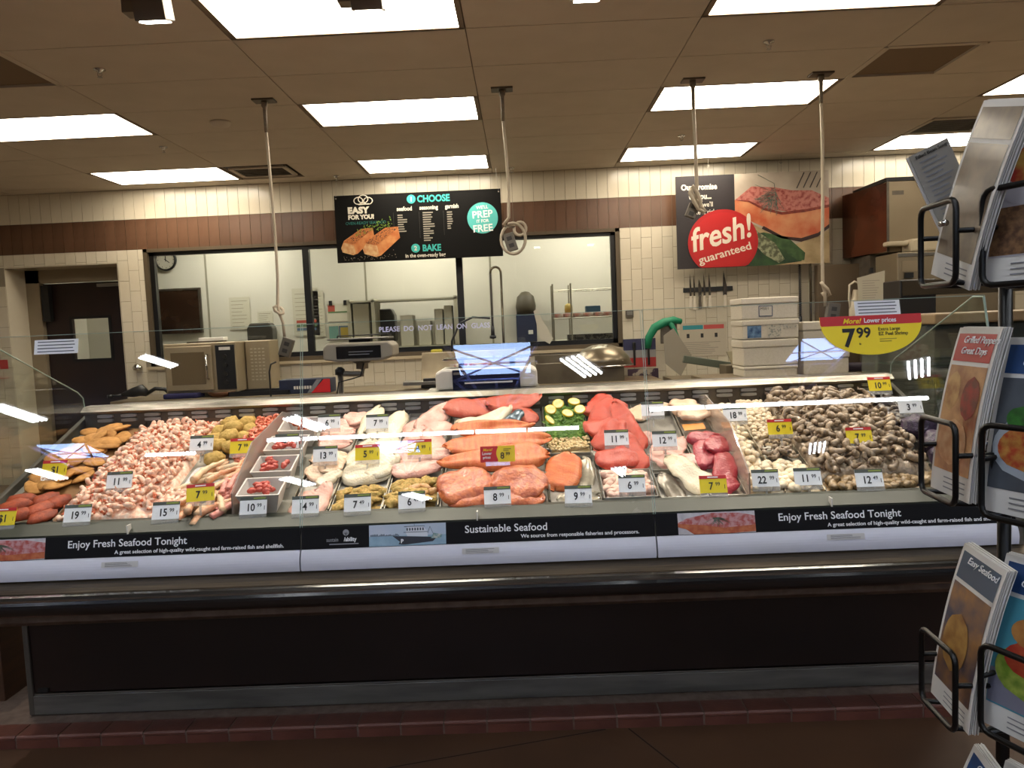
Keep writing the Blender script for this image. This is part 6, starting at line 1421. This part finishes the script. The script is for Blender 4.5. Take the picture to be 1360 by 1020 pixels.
def ex_roast(e, g):
    w, h = g[:2]
    card_patch('photo_bread', -w/2+.008, -.008, h*.50, h*.74, mat('print_bread', '#b58f57', .5, c2='#8f5e30', sc=50), e, g, .0010, blob_ell)
    card_patch('photo_peppers', .0, w/2-.010, h*.46, h*.72, mat('print_peppers', '#8f2018', .5, c2='#5c2416', sc=70), e, g, .0012, blob_ell)
    card_patch('photo_chicken', -w/2+.010, w/2-.02, h*.18, h*.46, mat('print_chicken', '#a87448', .5, c2='#c39b75', sc=60), e, g, .0014, blob_ell)
def ex_bowl(e, g):
    w, h = g[:2]
    card_patch('photo_bowl', -w/2+.007, w/2-.007, h*.20, h*.58, mat('print_bowl', '#9aa3ad', .5), e, g, .0010, blob_ell)
    card_patch('photo_rice', -w/2+.014, w/2-.014, h*.25, h*.52, mat('print_rice', '#b9853f', .5, c2='#a83f20', sc=110), e, g, .0014, blob_ell)
    card_patch('photo_parsley', -w/2+.020, -w/2+.058, h*.48, h*.62, mat('print_parsley', '#2c6a22', .5, c2='#1c4517', sc=90), e, g, .0018, blob_ell)
def ex_burger(e, g):
    w, h = g[:2]
    card_patch('photo_plate', -w/2+.007, w/2-.007, h*.15, h*.35, mat('print_plate', '#6f6f80', .5), e, g, .0009)
    card_patch('photo_lettuce', -w/2+.012, w/2-.007, h*.22, h*.54, mat('print_lettuce', '#5d7a1f', .5, c2='#9aa84a', sc=60), e, g, .0012, blob_ell)
    card_patch('photo_tomato', -w/2+.022, w/2-.007, h*.34, h*.56, mat('print_tomato', '#8f2416', .5, c2='#a84d2a', sc=50), e, g, .0015, blob_ell)
    card_patch('photo_bun', -w/2+.026, w/2-.007, h*.50, h*.70, mat('print_bun', '#a8763d', .5, c2='#8a5626', sc=40), e, g, .0018, blob_ell)
def ex_fish(e, g):
    w, h = g[:2]
    card_patch('photo_fried', -w/2+.012, w/2-.03, h*.25, h*.62, mat('print_fried', '#a07a3c', .5, c2='#7a4f20', sc=45), e, g, .0012, blob_ell)
def ex_top(e, g):
    w, h = g[:2]
    card_patch('photo_weave', -w/2+.007, w/2-.007, h*.15, h*.42, mat('print_weave', '#7a5a3a', .5, c2='#4a2f1c', sc=140), e, g, .0010)
    card_patch('photo_plate', -w/2+.007, w/2-.007, h*.40, h*.80, mat('print_plate2', '#a9a7ae', .5), e, g, .0013, blob_ell)
    card_patch('photo_tomato', -w/2+.016, w/2-.010, h*.50, h*.78, mat('print_tomato2', '#9c1f17', .5, c2='#b5a14a', sc=40), e, g, .0017, blob_ell)
TA, TB = math.radians(176), math.radians(201)
GB = (CW, CH, .025, .02)
cardsB = [(1.527, 'recipe card with a tomato dish on a woven mat, top tier facing the shopper', mat('head_grey', '#9a9aa4', .5), mat('print_plate2', '#a9a7ae', .5), (), ex_top),
          (1.228, 'recipe card with a dark blue title and a bowl of rice, middle tier front', BH, PH2, ('', ' C'), ex_bowl),
          (.935, 'recipe card with a blue title and a large sandwich photo, lower tier front', BH, PH4, ('', ' G'), ex_burger),
          (.640, 'recipe card at the bottom tier front, mostly below the frame', RH, PH5, (), None)]
for z0, l, hd, ph, ti, ex in cardsB:
    z0 = 1.5-(1.5-z0)*.92; M_ = pocket(.575, .870, z0, TB, .088, .11); recipe_card(M_, l, GB, hd, ph, ti, ex)
GA_ = (CW*.9, CH*1.02, .026, .012)
cardsA = [(1.530, 'curved recipe card in the top left pocket of the rack, blurred brown photo', PH5, PH5, (), None),
          (1.258, 'recipe card with a red title, curving out of the middle left pocket', RH, PH1, ('Grilled Peppers', 'Great Days'), ex_roast),
          (.968, 'recipe card with a slate title and fried fish, lower left pocket', SB, PH3, ('Easy Seafood',), ex_fish),
          (.700, 'recipe card with a blue title in the bottom left pocket, tilted', BH, PH5, ('Grilled with', 'Lemon'), ex_fish)]
for i, (z0, l, hd, ph, ti, ex) in enumerate(cardsA):
    M_ = pocket(.540, .965, z0, TA, .092, .10)
    if i == 0: M_ = M_ @ Matrix.Rotation(.26, 4, 'Y')
    if i in (2, 3): M_ = M_ @ Matrix.Rotation(.06+.12*(i == 3), 4, 'Y')
    recipe_card(M_, l, GA_, hd, ph, ti, ex, stack=5)
# printed leaflets leaning out of the rear pocket, top left
M_ = Matrix.Translation((.600, 1.03, 1.600)) @ Matrix.Rotation(-.25, 4, 'Z') @ Matrix.Rotation(-.42, 4, 'Y')
e = empty('recipe_leaflet', M_, 'white text leaflets leaning out to the left at the top of the rack', 'leaflet')
g = (.050, .125, -.006, -.010)
card_mesh(*g, .0008).obj('sheet', mat('leaflet_paper', '#8f8a80', .6), e); card_mesh(*g, .004).obj('sheet_stack', PRINTW, e, M=T(-.003, .002, 0))
for k in range(16): card_patch('small_print', -.017, .006+.010*((k*7) % 3)/2, .008+.0068*k, .0100+.0068*k, mat('print_grey2', '#77777c', .6), e, g, .0010)
card_text('Filled Bean Soup', .0045, INK, e, -.019, .117, g, sx=.7)
MB().lathe([(0, 0), (.004, 0), (.004, .012), (0, .012)], 10).obj('clip_screw', CHROME, rk, True, M=T(.538-PX_, .98-PY_, 1.607, 0, PI/2))

# ================================================================== LAMPS
def spot(loc, target, w, size=1.2, blend=.6, colr=(1, .9, .78), rad=.04):
    l = bpy.data.lights.new('track_spot', 'SPOT'); l.energy = w; l.spot_size = size; l.spot_blend = blend; l.color = colr; l.shadow_soft_size = rad
    o = bpy.data.objects.new('track_spot', l); C.objects.link(o); o.location = loc
    o.rotation_euler = (Vector(target)-Vector(loc)).to_track_quat('-Z', 'Y').to_euler(); return o
HEAD = mat('track_head_metal', '#7d7263', .4, .5)
tr = empty('light_track', (0, 3.05, 3.07), 'ceiling light track just above the frame carrying the square lamp heads', 'light track')
MB().box(-3.2, 3.2, -.02, .02, .02, .066).obj('rail', HEAD, tr)
for i, x in enumerate((-2.40, -1.49, -.585, .33, 1.25, 2.2)):
    e = empty('track_light', (x, 3.28, 2.86), 'square track lamp head near the ceiling, %s from the left' % ('first', 'second', 'third', 'fourth', 'fifth', 'sixth')[i], 'track light', 'track lamp heads')
    RM = T(0, 0, 0, 0, .30)
    MB().box(-.065, .065, -.05, .05, -.01, .11).obj('head', HEAD, e, bev=.004, M=RM)
    MB().box(-.052, .052, -.038, .038, -.016, -.0105).obj('lamp_face', mat('lamp_face', (1, .95, .86), .5, emis=14), e, M=RM)
    MB().box(-.125, -.062, -.03, .04, .02, .13).tube([(-.09, 0, .12), (-.09, -.23, .19)], .012, 8).obj('arm', HEAD, e, bev=.003)
    spot((x, 3.25, 2.825), (x*.78, 2.95, 1.0), SPOT_W, 1.5, .7)
# store high bays and skylights (behind the shopper; far ones reflect in the sloping glass, near ones are added fill)
TUBE = mat('highbay_tube', (.93, .96, 1.0), .5, emis=HIGHBAY_E); SKYM = mat('skylight_panel', (.42, .60, 1.0), .5, emis=SKY_E)
HB = mat('highbay_body', '#5a5a5e', .5); HZ = 5.5
def highbay(x, y, rz, lab, s=.85):
    e = empty('high_bay_or_fill_light', T(x, y, HZ, rz, s=s), lab, 'ceiling light', 'store high bay lights')
    MB().box(-.30, .30, -.62, .62, .03, .07).obj('housing', HB, e)
    for k in range(4): MB().tube([(-.195+.13*k, -.58, 0), (-.195+.13*k, .58, 0)], .03, 8).obj('lamp_tube', TUBE, e)
for x, y, rz, *q in ((1.05, -7.4, .5), (7.4, -8.2, .45), (-6.1, -6.4, .6, .5), (-9.9, -8.6, .3), (-4.6, -9.9, .5), (-6.2, -14.7, .5), (-3.3, -17.0, .5), (7.3, -13.4, .3), (2.6, -15, .4), (-12, -13, .2), (12, -11, .2), (-3, -1.5, 0, 1), (0, -2.5, 0, 1), (3, -1.5, 0, 1), (-6, -3, 0, 1), (6, -3, 0, 1), (-1.5, .2, 0, 1), (1.5, .2, 0, 1), (-4.5, .2, 0, 1), (4.5, .2, 0, 1)):  # near overhead entries are unseen fill, added to brighten case front and floor
    highbay(x, y, rz, 'four-tube high bay light over the sales floor, near overhead ones added as fill', *q)
for x0, x1, y in ((-8.9, -7.7, -11.7), (-5.8, 1.2, -10.95), (2.6, 8.4, -9.9)):
    n = max(1, round((x1-x0)/1.2)); w = (x1-x0)/n
    for i in range(n):
        e = empty('strip_light', (x0+w*(i+.5), y, HZ), 'strip light in the long row over the sales floor', 'ceiling light', 'store strip lights')
        MB().tube([(-w/2+.02, 0, 0), (w/2-.02, 0, 0)], .045, 8).obj('lamp_tube', TUBE, e); MB().box(-w/2, w/2, -.05, .05, .04, .08).obj('housing', HB, e)
TRU = mat('truss_paint', '#c9c9ff', .5)
for sx, sy, ss in ((-.5, -6.95, .85), (5.2, -7.1, .62), (-10.3, -11.2, .7), (-3.0, -11.9, .6)):
    e = empty('skylight', T(sx, sy, 5.5, s=ss), 'bluish daylight panel with crossed truss struts over the sales floor', 'skylight', 'store skylights')
    MB().box(-.75, .75, -.75, .75, 0, .03).obj('skylight_panel', SKYM, e)
    b = MB(); ap = (0, -2.2, -.55)
    for c_ in ((-.9, -.9), (.9, -.9), (-.9, .9), (.9, .9), (0, -.9)):
        b.tube([ap, (c_[0], c_[1], -.05)], .035, 5)
    for a, c_ in (((-.9, -.9), (.9, .9)), ((.9, -.9), (-.9, .9)), ((-.9, -.9), (.9, -.9)), ((-.9, 0), (.9, 0))): b.tube([(a[0], a[1], -.06), (c_[0], c_[1], -.06)], .022, 5)
    b.obj('truss_strut', TRU, e)
